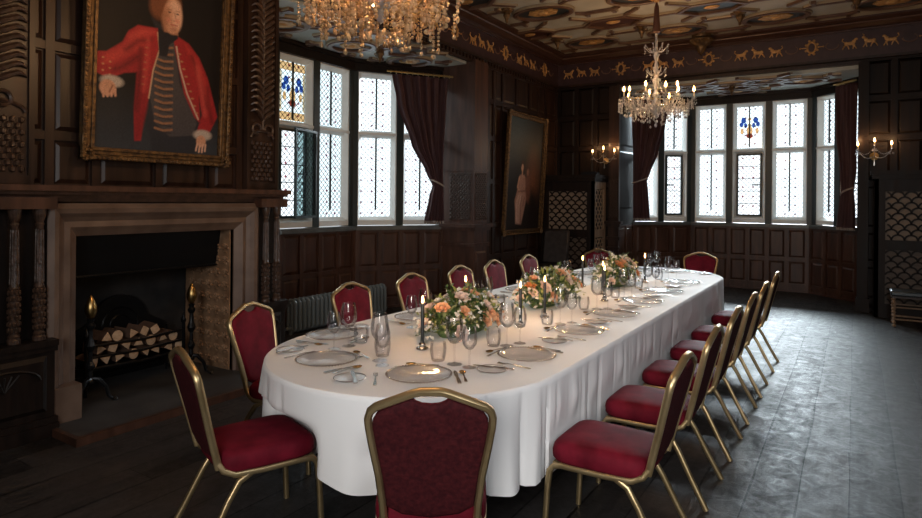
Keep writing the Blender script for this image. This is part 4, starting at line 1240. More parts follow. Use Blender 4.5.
# left bay, far diagonal: from the jamb corner (-5.48,8.06) towards (-6.35,7.02)
curtain('maroon curtain tied back at the far side of the left bay', (-5.36, 7.90), (-0.55, -0.835),
        [(3.52, -0.05, 0.86), (3.1, -0.02, 0.78), (2.5, 0.02, 0.55), (2.05, 0.04, 0.30), (1.86, 0.03, 0.20), (1.7, 0.03, 0.25), (1.30, 0.02, 0.33)], 1.9, 6, rail=(-0.12, 0.95), depth=0.04, seedv=2)
curtain('maroon curtain tied back on the left of the far bay', (-3.56, 11.98), (0.78, 0.63),
        [(3.62, -0.14, 0.62), (3.1, -0.14, 0.52), (2.6, -0.12, 0.38), (2.2, -0.12, 0.22), (2.05, -0.12, 0.16), (1.85, -0.12, 0.18), (1.30, -0.12, 0.22)], 2.05, 5, rail=(-0.2, 0.7), depth=0.04, seedv=5)
curtain('maroon curtain hanging on the right of the far bay', (-0.12, 12.05), (0.72, -0.69),
        [(3.62, -0.22, 0.16), (2.8, -0.20, 0.16), (2.2, -0.12, 0.16), (1.85, -0.10, 0.13), (1.6, -0.12, 0.14), (1.22, -0.16, 0.14)], 1.85, 4, rail=(-0.28, 0.18), depth=0.04, seedv=9)

# ================================================================== LOBBIES WITH FISH-SCALE GRILLES
def scales(b, x0, x1, z0, z1, y, s, T=None, r=0.012):
    j = 0; z = z0
    while z < z1 - 0.01:
        x = x0 + (s / 2 if j % 2 else 0)
        while x < x1 + s / 2:
            pts = []
            for a in lin(0, pi, 9):
                px, pz = x + s / 2 * cos(a) + 0, z + s * 0.5 * sin(a)
                if x0 <= px <= x1 and pz <= z1: pts.append((px, y, pz))
            if len(pts) > 2: b.strip(pts, r * 2, r * 1.4, (0, 1, 0), T=T)
            x += s
        z += s * 0.5; j += 1


def lobby(name, label, x0, x1, y0, h, side_x=None, light=False):
    root = thing(name, label, 'lobby screen', ((x0 + x1) / 2, y0, 0), 0, 'draught lobbies in the corners')
    w = x1 - x0; T = frame((w / 2, 0), (-1, 0)); D_ = YF - 0.04 - y0
    b = MB(T)
    fw2 = 0.13
    b.box(0, fw2, -0.06, 0, 0.0, h - 0.12); b.box(w - fw2, w, -0.06, 0, 0, h - 0.12)
    for (z0, z1) in ((0, 0.2), (0.98, 1.12), (h - 0.30, h - 0.12)): b.box(fw2, w - fw2, -0.06, -0.004, z0, z1)
    b.box(-0.03, w + 0.03, -D_, 0.03, h - 0.12, h - 0.06); b.box(-0.05, w + 0.05, -D_, 0.05, h - 0.06, h)
    b.frustum(fw2 + 0.03, w - fw2 - 0.03, 0.23, 0.95, -0.03, -0.005, 0.03) if False else None
    b.build('panel_frame', M['oak_dark'], root)
    for (z0, z1) in ((0.2, 0.98), (1.12, h - 0.30)):
        k = MB(T); k.box(fw2, w - fw2, -0.055, -0.045, z0, z1)
        k.build('backing', M['backing'] if z0 > 1 else M['backing_dark'], root, smooth=0)
        k = MB(T); scales(k, fw2, w - fw2, z0, z1, -0.03, 0.155)
        k.build('fish_scale_grille', M['oak_dark'], root)
    # side face
    sx = w / 2 if side_x > 0 else -w / 2
    S = frame((sx, 0), (0, 1)) if side_x < 0 else frame((sx, D_ - 0.03), (0, -1))
    Ls = D_ - 0.03
    b = MB(S)
    b.box(0, 0.09, -0.05, 0, 0, h - 0.12); b.box(Ls - 0.09, Ls, -0.05, 0, 0, h - 0.12)
    for (z0, z1) in ((0, 0.3), (0.98, 1.12), (h - 0.26, h - 0.12)): b.box(0.09, Ls - 0.09, -0.05, -0.003, z0, z1)
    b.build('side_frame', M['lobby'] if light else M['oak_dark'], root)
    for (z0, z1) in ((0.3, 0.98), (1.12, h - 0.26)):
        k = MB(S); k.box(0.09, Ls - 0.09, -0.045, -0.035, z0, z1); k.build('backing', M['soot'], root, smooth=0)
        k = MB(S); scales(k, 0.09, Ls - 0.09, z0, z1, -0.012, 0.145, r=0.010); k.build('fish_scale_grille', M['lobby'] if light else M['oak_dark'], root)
    return root


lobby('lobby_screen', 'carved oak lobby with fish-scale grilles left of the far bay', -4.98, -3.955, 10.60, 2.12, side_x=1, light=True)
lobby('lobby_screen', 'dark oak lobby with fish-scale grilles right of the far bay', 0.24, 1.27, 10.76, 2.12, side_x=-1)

# ================================================================== RADIATOR
rd = thing('radiator', 'low grey column radiator under the left bay window', 'radiator', (-5.72, 6.0, 0))
n = 24; L = 1.75
for i in range(n):
    y = -L / 2 + L * (i + 0.5) / n
    b = MB()
    b.tube([(-0.06, y, 0.06), (-0.06, y, 0.38), (-0.03, y, 0.41), (0.03, y, 0.41), (0.06, y, 0.38), (0.06, y, 0.06), (0.03, y, 0.04), (-0.03, y, 0.04)], 0.022, 8, closed=True)
    b.tube([(0, y, 0.05), (0, y, 0.40)], 0.02, 6)
    b.build('column_section', M['radiator'], rd)
b = MB(); b.tube([(0, -L / 2 - 0.06, 0.08), (0, L / 2 + 0.06, 0.08)], 0.02, 8); b.tube([(0, -L / 2, 0.37), (0, L / 2, 0.37)], 0.02, 8)
b.build('header_pipe', M['radiator'], rd)
for y in (-L / 2 + 0.02, L / 2 - 0.02):
    b = MB(); b.tube([(0, y, 0.05), (0, y, 0.0)], 0.02, 8); b.build('foot', M['radiator'], rd)

# ================================================================== SIDE CHAIR AND STOOL
lc = thing('leather_chair', 'dark leather high-backed chair in front of the left lobby', 'chair', (-4.60, 10.14, 0), radians(0))
b = MB(); b.box(-0.26, 0.26, -0.25, 0.2, 0.42, 0.50); o = b.build('seat', M['leather'], lc); o.modifiers.new('b', 'BEVEL').width = 0.02
b = MB(Tr(0, 0.2, 0.5) @ Matrix.Rotation(radians(-8), 4, 'X'))
b.box(-0.25, 0.25, 0.0, 0.07, 0.0, 0.62); o = b.build('backrest', M['leather'], lc); o.modifiers.new('b', 'BEVEL').width = 0.03
for x in (-0.22, 0.22):
    for y in (-0.21, 0.18):
        b = MB(); b.lathe([(0.022, 0), (0.028, 0.03), (0.018, 0.06), (0.024, 0.14), (0.018, 0.22), (0.026, 0.3), (0.028, 0.42)], 8, Tr(x, y, 0)); b.build('leg', M['oak_dark'], lc)

st = thing('stool', 'small upholstered stool with turned legs by the right-hand lobby', 'stool', (0.68, 10.22, 0))
b = MB(); b.box(-0.27, 0.27, -0.19, 0.19, 0.41, 0.48); o = b.build('cushion', M['bluegrey'], st); o.modifiers.new('b', 'BEVEL').width = 0.02
b = MB(); b.box(-0.26, 0.26, -0.18, 0.18, 0.385, 0.41)
for i in range(22):
    x = -0.25 + i * 0.5 / 21; b.blob((x, -0.19, 0.415), 0.008, 6)
b.build('seat_rail', M['oak'], st)
for x in (-0.23, 0.23):
    for y in (-0.155, 0.155):
        b = MB()
        pr_ = [(0.02, 0), (0.026, 0.02), (0.014, 0.04)]
        for q in range(7): pr_ += [(0.024, 0.06 + q * 0.045), (0.013, 0.083 + q * 0.045)]
        pr_ += [(0.024, 0.385)]
        b.lathe(pr_, 8, Tr(x, y, 0)); b.build('leg', M['lobby'], st)
for y in (-0.155, 0.155):
    b = MB(); b.tube([(-0.23, y, 0.10), (0.23, y, 0.10)], 0.012, 6); b.tube([(-0.23, y, 0.26), (0.23, y, 0.26)], 0.010, 6); b.build('stretcher', M['lobby'], st)

# ================================================================== TABLE
TCX, TR_, TY0, TY1 = -2.15, 0.865, 2.92, 7.55
TZ = 0.76
seats = []       # (cx, cy, fx, fy)
seats_right = [(-0.97, y, -1, 0) for y in (2.95, 3.70, 4.45, 5.22, 5.97, 6.90)]
seats_left = [(-3.21, y, 1, 0) for y in (3.81, 4.64, 5.49, 6.22, 7.11)]
near_left = (-3.07, 2.76, 0.97, 0.24)
near_end_l = (-2.51, 2.00, 0.33, 0.944)
near_end_r = (-1.45, 2.06, -0.56, 0.83)
far_r = (-1.80, 8.62, -0.05, -1.0)
far_l = (-2.90, 8.36, 0.72, -0.69)
seats = seats_right + [near_left] + seats_left + [near_end_l, near_end_r, far_r, far_l]

tb_ = thing('banquet_table', 'long banquet table hidden under the white cloth, dark metal legs', 'table', (TCX, (TY0 + TY1) / 2, 0))
def stadium(r, n=24):
    pts = []
    for i in range(n + 1):
        a = pi + pi * i / n; pts.append((TCX + r * cos(a), TY0 + r * sin(a)))
    for i in range(n + 1):
        a = pi * i / n; pts.append((TCX + r * cos(a), TY1 + r * sin(a)))
    return pts
cyc = (TY0 + TY1) / 2
b = MB(); P0 = [(x - TCX, y - cyc) for x, y in stadium(TR_ - 0.012)]; n = len(P0)
b.add([(x, y, TZ - 0.03) for x, y in P0] + [(x, y, TZ - 0.005) for x, y in P0], [tuple(range(n)), tuple(range(2 * n - 1, n - 1, -1))] + [(i, (i + 1) % n, n + (i + 1) % n, n + i) for i in range(n)])
b.build('tabletop', M['oak_dark'], tb_, smooth=0)
for y in (2.75, 3.9, 5.4, 6.9, 7.7):
    for x in (TCX - 0.45, TCX + 0.45):
        b = MB(); b.tube([(x - TCX, y - cyc, 0.02), (x - TCX, y - cyc, TZ - 0.03)], 0.025, 8); b.tube([(x - TCX, y - cyc - 0.2, 0.018), (x - TCX, y - cyc + 0.2, 0.018)], 0.018, 6)
        b.build('leg', M['iron'], tb_)

# tablecloth: top plus hanging skirt with folds
per = []
r = TR_
def arc_pts(cx, cy, a0, a1, n): return [(cx + r * cos(a), cy + r * sin(a), cos(a), sin(a)) for a in lin(a0, a1, n)]
per += arc_pts(TCX, TY0, pi, 2 * pi, 190)
for i in range(1, 300): per.append((TCX + r, TY0 + (TY1 - TY0) * i / 300, 1, 0))
per += arc_pts(TCX, TY1, 0, pi, 130)
for i in range(1, 300): per.append((TCX - r, TY1 - (TY1 - TY0) * i / 300, -1, 0))
NP = len(per); vs = []; fs = []
NZ = 20; HEM = 0.27
s = 0; ss = []
for i in range(NP):
    if i: s += math.hypot(per[i][0] - per[i - 1][0], per[i][1] - per[i - 1][1])
    ss.append(s)
rnd = random.Random(4)
fold = [(rnd.uniform(0, 17), rnd.uniform(0.035, 0.09), rnd.uniform(0.4, 1.0)) for _ in range(64)]
# the linen gathers into deeper folds where the oval ends begin
fold += [(q, 0.05, 1.0) for q in (0.35, 0.62, 1.9, 2.12, 2.33, 2.52, 2.72, 2.95, 3.25, 3.7, 4.4, 5.2)]
for j in range(NZ + 1):
    t = j / NZ
    for i, (x, y, nx_, ny_) in enumerate(per):
        if j == 0: o = 0.0; z = TZ
        elif j == 1: o = 0.010; z = TZ - 0.006
        else:
            tt = (j - 1) / (NZ - 1); z = TZ - 0.006 - (TZ - 0.006 - HEM) * tt
            f = 0
            for (fs_, fw_, fa_) in fold:
                d = abs(ss[i] - fs_)
                if d < fw_ * 2.2: f += fa_ * cos(min(pi, d / fw_ * 1.4)) * (1 if d < fw_ * 2.2 else 0) * 0.5 + fa_ * 0.0
            o = 0.012 + 0.012 * tt + tt ** 0.8 * 0.050 * f + 0.010 * tt * sin(ss[i] * 9)
            z += 0.015 * tt * sin(ss[i] * 3.1 + 1) + 0.12 * tt * math.exp(-((x + 2.2) ** 2 + (y - 2.06) ** 2) / 0.10)
        px, py = x + nx_ * o, y + ny_ * o
        if z < 0.60:
            for (cx, cy, fx, fy) in seats:
                dx, dy = px - cx, py - cy; v = dx * fx + dy * fy; u = dx * fy - dy * fx
                if abs(u) < 0.42 and v < 0.31:
                    # the seat pushes the cloth in
                    k = min(1.0, (0.60 - z) / 0.12); q_ = 1 if abs(u) < 0.23 else (0.42 - abs(u)) / 0.19; k *= q_ * q_ * (3 - 2 * q_)
                    px += fx * (0.31 - v) * k; py += fy * (0.31 - v) * k
        vs.append((px, py, z))
for j in range(NZ):
    for i in range(NP): fs.append((j * NP + i, (j + 1) * NP + i, (j + 1) * NP + (i + 1) % NP, j * NP + (i + 1) % NP))
b = MB(); b.add(vs, fs)
# top surface as strips across
top = [v for v in vs[:NP]]
b.add(top, [tuple(range(NP))])
cl = b.build('tablecloth', M['cloth'], smooth=60)
tag(cl, 'long white tablecloth draped over the oval-ended banquet table', 'tablecloth')

# ================================================================== BANQUET CHAIRS
def make_chair(label):
    root = thing('banquet_chair', label, 'chair', (0, 0, 0), 0, 'gold-framed banquet chairs round the table')
    # seat cushion: rounded slab, domed
    def sq(u, v): return u, v
    b = MB(); vs = []; fs = []
    nseg = 40
    def outline(w, d0, d1, k):
        pts = []
        for i in range(nseg):
            a = 2 * pi * i / nseg; c, s_ = cos(a), sin(a); e = 2 / 5.5
            x = w * math.copysign(abs(c) ** e, c); y = math.copysign(abs(s_) ** e, s_)
            y = (d1 if y > 0 else d0) * abs(y) * (1 if y > 0 else -1)
            x *= 1 + 0.06 * (y / d1)
            pts.append((x, y))
        return pts
    lev = [(0.96, 0.385), (1.0, 0.40), (1.005, 0.43), (0.985, 0.452), (0.93, 0.468), (0.80, 0.478), (0.5, 0.484), (0.0, 0.486)]
    for sc_, z in lev[:-1]:
        for (x, y) in outline(0.210 * sc_, 0.195 * sc_, 0.275 * sc_, 0): vs.append((x, y, z))
    vs.append((0, 0, 0.486))
    for j in range(len(lev) - 2):
        for i in range(nseg): fs.append((j * nseg + i, j * nseg + (i + 1) % nseg, (j + 1) * nseg + (i + 1) % nseg, (j + 1) * nseg + i))
    L_ = (len(lev) - 2) * nseg
    for i in range(nseg): fs.append((L_ + i, L_ + (i + 1) % nseg, len(vs) - 1))
    fs.append(tuple(range(nseg - 1, -1, -1)))
    b.add(vs, fs); b.build('seat', M['red'], root, smooth=70)
    # back plane: leaning from (y=-0.20,z=0.44) to (y=-0.325,z=0.93)
    lean = Vector((0, -0.125, 0.49)).normalized(); org = Vector((0, -0.205, 0.44))
    def BP(u, v): p = org + lean * v; return (u, p.y, p.z)
    # frame outline, one side from the seat rail to the apex
    side = [(0.165, -0.03), (0.168, 0.05), (0.180, 0.17), (0.200, 0.29), (0.210, 0.36), (0.212, 0.395), (0.204, 0.42), (0.185, 0.437), (0.12, 0.463), (0.06, 0.487), (0.035, 0.494)]
    nrm = Vector((0, -lean.z, lean.y))
    fr_path = [BP(u, v) for u, v in side] + [BP(-u, v) for u, v in reversed(side)]
    b = MB(); b.strip(fr_path, 0.026, 0.032, nrm, bev=0.5)
    b.build('back_frame', M['gold'], root, smooth=50)
    # upholstered back: a dished top edge leaves the hand hole, rounded bottom
    b = MB()
    ins = 0.010
    right = [(0.155, 0.045), (0.168, 0.17), (0.188, 0.29), (0.198, 0.36), (0.196, 0.39), (0.18, 0.418), (0.12, 0.445), (0.062, 0.468), (0.05, 0.458), (0.03, 0.449), (0.0, 0.446)]
    bottom = [(0.10, 0.010), (0.0, -0.005)]
    poly = right + [(-u, v) for u, v in reversed(right[:-1])] + [(-0.10, 0.010), (0.0, -0.005), (0.10, 0.010)]
    n_ = len(poly)
    cu, cv = 0, 0.23
    vs = []; rings = [(1.0, 0.0), (0.995, 0.5), (0.955, 0.9), (0.85, 1.0), (0.5, 1.0)]
    fs = []
    for sgn, dd in ((1, 0.020), (-1, 0.014)):
        st_ = len(vs)
        for (sc_, h) in rings:
            for (u, v) in poly:
                p = Vector(BP(cu + (u - cu) * sc_, cv + (v - cv) * sc_)); p = p - nrm * (h * dd * sgn); vs.append(tuple(p))
        vs.append(tuple(Vector(BP(cu, cv)) - nrm * dd * sgn))
        for j in range(len(rings) - 1):
            for i in range(n_):
                q = (st_ + j * n_ + i, st_ + j * n_ + (i + 1) % n_, st_ + (j + 1) * n_ + (i + 1) % n_, st_ + (j + 1) * n_ + i)
                fs.append(q if sgn > 0 else tuple(reversed(q)))
        for i in range(n_): fs.append((st_ + (len(rings) - 1) * n_ + i, st_ + (len(rings) - 1) * n_ + (i + 1) % n_, len(vs) - 1))
        if sgn > 0: nf = len(fs)
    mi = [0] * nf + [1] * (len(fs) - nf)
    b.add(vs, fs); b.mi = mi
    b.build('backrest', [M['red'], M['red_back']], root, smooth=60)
    # seat rail: from the back upright foot, forward under the seat (side rails) and across the front
    for sx in (-1, 1):
        pth = [BP(sx * 0.165, 0.0), (sx * 0.176, -0.18, 0.40), (sx * 0.19, -0.13, 0.378), (sx * 0.20, 0.0, 0.374), (sx * 0.205, 0.20, 0.374), (sx * 0.206, 0.240, 0.366), (sx * 0.207, 0.262, 0.34), (sx * 0.210, 0.272, 0.25), (sx * 0.214, 0.285, 0.0)]
        b = MB(); b.strip(pth[:6], 0.026, 0.026, (1, 0, 0), bev=0.4); b.build('side_rail', M['gold'], root, smooth=50)
        b = MB(); b.strip([pth[4], pth[5], pth[6], pth[7], pth[8]], 0.026, 0.024, (1, 0, 0), bev=0.4); b.build('leg', M['gold'], root, smooth=50)
        b = MB(); b.strip([(sx * 0.195, -0.06, 0.372), (sx * 0.196, -0.115, 0.345), (sx * 0.200, -0.165, 0.27), (sx * 0.208, -0.24, 0.13), (sx * 0.216, -0.315, 0.0)], 0.026, 0.024, (1, 0, 0), bev=0.4)
        b.build('leg', M['gold'], root, smooth=50)
    b = MB(); b.strip([(-0.205, 0.235, 0.374), (0.205, 0.235, 0.374)], 0.024, 0.022, (0, 0, 1)); b.strip([(-0.19, -0.13, 0.374), (0.19, -0.13, 0.374)], 0.024, 0.022, (0, 0, 1))
    b.build('cross_rail', M['gold'], root)
    return root


labels = ['crimson chair nearest the camera on the right side of the table', 'crimson chair second from the camera along the right side', 'crimson chair third from the camera along the right side',
          'crimson chair fourth from the camera along the right side', 'crimson chair fifth from the camera along the right side', 'crimson chair farthest from the camera on the right side',
          'crimson chair between the fireplace and the curved near end of the table', 'crimson chair facing us before the radiator at the left side', 'crimson chair on the left side, just right of the radiator',
          'crimson chair on the left side behind the first flowers', 'crimson chair on the left side, second farthest, before the carved pilaster', 'crimson chair on the left side farthest away, below the lady painting',
          'crimson chair at near left end, its seat and gold side in full view', 'crimson chair in the foreground seen squarely from behind', 'crimson chair at the head of the far table end before the bay', 'crimson chair at the far table end, only its top showing above flowers']
ch0 = make_chair(labels[0]); chtree = tree_of(ch0)
for i, (cx, cy, fx, fy) in enumerate(seats):
    o = ch0 if i == 0 else copy_tree(ch0, chtree)
    o.location = (cx, cy, 0.0); o.rotation_euler = (0, 0, atan2(fy, fx) - pi / 2); o.scale = (1.06, 1.0, 1.05) if i == 13 else (1.03, 1.0, 1.025)
    o['label'] = labels[i]

# ================================================================== PLACE SETTINGS
def proto(name, parts, cat):
    r_ = thing(name, 'x', cat)
    for nm, b, mt in parts: b.build(nm, mt, r_, smooth=50)
    return r_, tree_of(r_)

def glass_proto(name, s, bowl, stemh, footr):
    a = MB(); a.lathe([(r_, z) for r_, z in bowl], 20, cap=False)
    c = MB(); c.lathe([(0.0045, 0.008), (0.0035, stemh * 0.5), (0.0045, stemh)], 8)
    d = MB(); d.lathe([(footr, 0.0), (footr, 0.002), (footr * 0.5, 0.005), (0.005, 0.010)], 20)
    return proto(name, [('bowl', a, M['glass']), ('stem', c, M['glass']), ('foot', d, M['glass'])], 'glass')

wine, wine_t = glass_proto('wine_glass', 1, [(0.004, 0.098), (0.022, 0.104), (0.038, 0.125), (0.044, 0.15), (0.043, 0.18), (0.037, 0.215), (0.034, 0.232), (0.033, 0.232), (0.036, 0.214), (0.042, 0.18), (0.043, 0.15), (0.037, 0.127), (0.02, 0.107), (0.0, 0.102)], 0.1, 0.036)
wine2, wine2_t = glass_proto('white_wine_glass', 1, [(0.004, 0.082), (0.018, 0.088), (0.032, 0.107), (0.037, 0.13), (0.036, 0.155), (0.030, 0.185), (0.028, 0.195), (0.027, 0.195), (0.029, 0.184), (0.035, 0.155), (0.036, 0.13), (0.031, 0.109), (0.016, 0.091), (0.0, 0.086)], 0.084, 0.033)
a = MB(); a.lathe([(0.0, 0.001), (0.030, 0.001), (0.033, 0.004), (0.040, 0.04), (0.041, 0.065), (0.038, 0.092), (0.037, 0.092), (0.039, 0.065), (0.038, 0.04), (0.031, 0.010), (0.0, 0.008)], 20, cap=False)
tumbler, tumbler_t = proto('water_tumbler', [('cup', a, M['glass'])], 'glass')
a = MB(); a.lathe([(0.0, 0.002), (0.095, 0.002), (0.105, 0.006), (0.155, 0.014), (0.163, 0.016), (0.163, 0.019), (0.154, 0.018), (0.104, 0.010), (0.0, 0.006)], 40, cap=False)
c = MB()
c.tube([(0.157 * cos(2 * pi * i / 48), 0.157 * sin(2 * pi * i / 48), 0.0175) for i in range(48)], 0.0012, 4, closed=True)
for i in range(64):
    q = 2 * pi * i / 64; c.blob((0.163 * cos(q), 0.163 * sin(q), 0.018), 0.0052, 6)
charger, charger_t = proto('glass_charger_plate', [('dish', a, M['plateglass']), ('beaded_rim', c, M['silver'])], 'plate')
a = MB(); a.lathe([(0.0, 0.001), (0.045, 0.001), (0.05, 0.004), (0.078, 0.010), (0.080, 0.012), (0.078, 0.013), (0.048, 0.007), (0.0, 0.005)], 28, cap=False)
c = MB(); c.tube([(0.079 * cos(2 * pi * i / 28), 0.079 * sin(2 * pi * i / 28), 0.0125) for i in range(28)], 0.0018, 5, closed=True)
side_plate, side_plate_t = proto('side_plate', [('dish', a, M['china']), ('rim', c, M['china_rim'])], 'plate')


def flat_strip(b, pts, z=0.0, T=None, th=0.003):
    """pts: (v, halfwidth, height)"""
    vs = []; fs = []
    for (v, hw, h) in pts: vs += [(-hw, v, z + h), (hw, v, z + h), (hw, v, z + h + th), (-hw, v, z + h + th)]
    for j in range(len(pts) - 1):
        for i in range(4): fs.append((j * 4 + i, j * 4 + (i + 1) % 4, (j + 1) * 4 + (i + 1) % 4, (j + 1) * 4 + i))
    fs += [(3, 2, 1, 0), tuple((len(pts) - 1) * 4 + i for i in range(4))]
    b.add(vs, fs, T=T)

h = MB(); flat_strip(h, [(-0.11, 0.003, 0.001), (-0.105, 0.010, 0.001), (-0.04, 0.008, 0.001), (0.005, 0.005, 0.001)], th=0.006)
bl_ = MB(); flat_strip(bl_, [(0.005, 0.006, 0.001), (0.03, 0.010, 0.001), (0.09, 0.010, 0.001), (0.11, 0.006, 0.001), (0.12, 0.001, 0.001)], th=0.002)
knife, knife_t = proto('table_knife', [('handle', h, M['silver']), ('blade', bl_, M['silver'])], 'knife')
h = MB(); flat_strip(h, [(-0.10, 0.004, 0.001), (-0.095, 0.009, 0.001), (-0.03, 0.004, 0.004), (0.03, 0.0035, 0.007), (0.045, 0.012, 0.006)], th=0.003)
tn = MB()
for q in (-1.5, -0.5, 0.5, 1.5):
    tn.strip([(q * 0.0062, 0.043, 0.007), (q * 0.0064, 0.075, 0.004), (q * 0.0062, 0.096, 0.007)], 0.0035, 0.0025, (0, 0, 1))
fork, fork_t = proto('table_fork', [('handle', h, M['silver']), ('tines', tn, M['silver'])], 'fork')
h = MB(); flat_strip(h, [(-0.09, 0.004, 0.001), (-0.085, 0.008, 0.001), (-0.02, 0.0035, 0.004), (0.035, 0.0035, 0.006)], th=0.003)
bo = MB(); bo.lathe([(0.0, 0.0), (0.5, 0.08), (0.85, 0.35), (1.0, 1.0), (0.95, 1.0), (0.8, 0.45), (0.45, 0.2), (0, 0.12)], 16, Tr(0, 0.062, 0.001) @ Matrix.Diagonal((0.019, 0.029, 0.009, 1)), cap=False)
spoon, spoon_t = proto('dessert_spoon', [('handle', h, M['silver']), ('bowl', bo, M['gold_cutlery'])], 'spoon')

used = set()
def put(pr_, tree, x, y, rz, label, group, z=TZ + 0.001):
    if pr_.name not in used: o = pr_; used.add(pr_.name)
    else: o = copy_tree(pr_, tree)
    o.location = (x, y, z); o.rotation_euler = (0, 0, rz); tag(o, label, None, group)
    if pr_ in (wine, wine2, tumbler): o.scale = (1.13, 1.13, 1.13)
    return o


place_names = ['first place on the right from the camera', 'second right-hand place from the camera', 'third right-hand place from the camera', 'fourth right-hand place from the camera', 'fifth right-hand place from the camera', 'last right-hand place by the far end',
               'left place nearest the fireplace', 'left place before the radiator', 'left place beside the first candle row', 'left place behind the first flowers', 'left place behind the middle flowers', 'last left place behind the far flowers',
               'near-end place of the chair in side view', 'near-end place before the foreground chair', 'far-end place before the bay', 'far-end left place behind flowers']
# plate centres and facing directions
plates = [(-1.56, y, -1, 0) for y in (3.14, 3.93, 4.66, 5.40, 6.15, 6.95)]
plates += [(-2.82, 2.88, 0.97, 0.24)] + [(-2.74, y, 1, 0) for y in (3.68, 4.55, 5.40, 6.20, 7.05)]
plates += [(-2.42, 2.43, 0.2, 0.98), (-1.83, 2.48, -0.63, 0.77), (-1.90, 8.06, -0.12, -0.99), (-2.58, 7.80, 0.7, -0.71)]
for i, (cx, cy, fx, fy) in enumerate(plates):
    q = sqrt(fx * fx + fy * fy); fx /= q; fy /= q
    rz = atan2(fy, fx) - pi / 2; rx_, ry_ = fy, -fx      # diner's right
    def W_(u, v): return cx + rx_ * u + fx * v, cy + ry_ * u + fy * v
    nm = place_names[i]
    end = i in (12, 13)
    def P1(pr_, tr_, u, v, dr, what, grp, dz=0):
        x, y = W_(u, v); put(pr_, tr_, x, y, rz + dr, '%s at the %s' % (what, nm), grp, TZ + 0.001 + dz)
    P1(charger, charger_t, 0, 0, 0, 'clear glass charger with beaded rim', 'glass charger plates')
    sp_u, sp_v = (-0.34, -0.02) if end else (-0.36, 0.02)
    if i in (6,): sp_u = -0.30
    if i == 3: sp_u = -0.34
    P1(side_plate, side_plate_t, sp_u, sp_v, 0, 'small white side plate', 'side plates')
    P1(knife, knife_t, sp_u + 0.02, sp_v, radians(8), 'butter knife on the side plate', 'knives', 0.012)
    P1(knife, knife_t, 0.19, -0.03, 0, 'silver table knife', 'knives')
    P1(fork, fork_t, -0.215, -0.03, 0, 'silver table fork', 'forks')
    P1(spoon, spoon_t, 0.225, -0.02, 0, 'gilt-bowled spoon', 'spoons')
    P1(spoon, spoon_t, 0.03, 0.215, radians(80), 'dessert spoon above the charger', 'spoons')
    P1(fork, fork_t, -0.02, 0.185, radians(-92), 'dessert fork above the charger', 'forks')
    jx = (i * 37 % 11 - 5) * 0.004
    P1(wine, wine_t, 0.19 + jx, 0.22, 0, 'large wine glass', 'wine glasses')
    P1(wine2, wine2_t, 0.275, 0.165 - jx, 0, 'smaller wine glass', 'wine glasses')
    P1(tumbler, tumbler_t, 0.075 if 6 <= i <= 11 else 0.12, (0.255 if 6 <= i <= 11 else 0.295) + jx * 0.5, 0, 'clear water tumbler', 'tumblers')

# ================================================================== CANDLES ON THE TABLE
def lamp(name, parent_loc, power, color=(1.0, 0.56, 0.25), rad=0.012):
    l = bpy.data.lights.new(name, 'POINT'); l.energy = power; l.color = color; l.shadow_soft_size = rad
    o = bpy.data.objects.new(name, l); COL.objects.link(o); o.location = parent_loc
    return o

a = MB(); a.lathe([(0.0, 0.0), (0.030, 0.0), (0.036, 0.006), (0.030, 0.014), (0.018, 0.020), (0.022, 0.028), (0.019, 0.036), (0.014, 0.040), (0.014, 0.03), (0.0, 0.028)], 12, cap=False)
for i in range(8): a.blob((0.032 * cos(i * pi / 4), 0.032 * sin(i * pi / 4), 0.009), 0.007, 6)
c = MB(); c.lathe([(0.011, 0.028), (0.011, 0.26), (0.008, 0.268), (0.001, 0.27)], 12)
d = MB(); d.tube([(0, 0, 0.268), (0, 0, 0.278)], 0.001, 4)
e = MB(); e.lathe([(0.0, 0.272), (0.005, 0.277), (0.0085, 0.287), (0.006, 0.302), (0.0, 0.322)], 10)
candle, candle_t = proto('table_candle', [('crystal_holder', a, M['silver']), ('taper', c, M['candle_black']), ('wick', d, M['candle_black']), ('flame', e, M['flame'])], 'candle')
cpos = [(-2.15, 2.945, 'nearest the camera, left of the first flowers'), (-2.45, 3.90, 'behind the first flower arrangement'), (-1.97, 3.86, 'at the right tip of the first flowers'), (-1.97, 4.26, 'in front of the second flower arrangement'),
        (-2.36, 6.02, 'behind the gap between second and third flowers'), (-1.86, 5.27, 'right of the second flowers, tall and dark'), (-2.0, 5.62, 'between the second and third flowers'), (-1.92, 6.72, 'at the far end of the third flowers')]
for x, y, t in cpos:
    put(candle, candle_t, x, y, 0, 'lit dark taper candle ' + t, 'taper candles on the table')
    lamp('candle_light', (x, y, TZ + 0.31), 1.9)

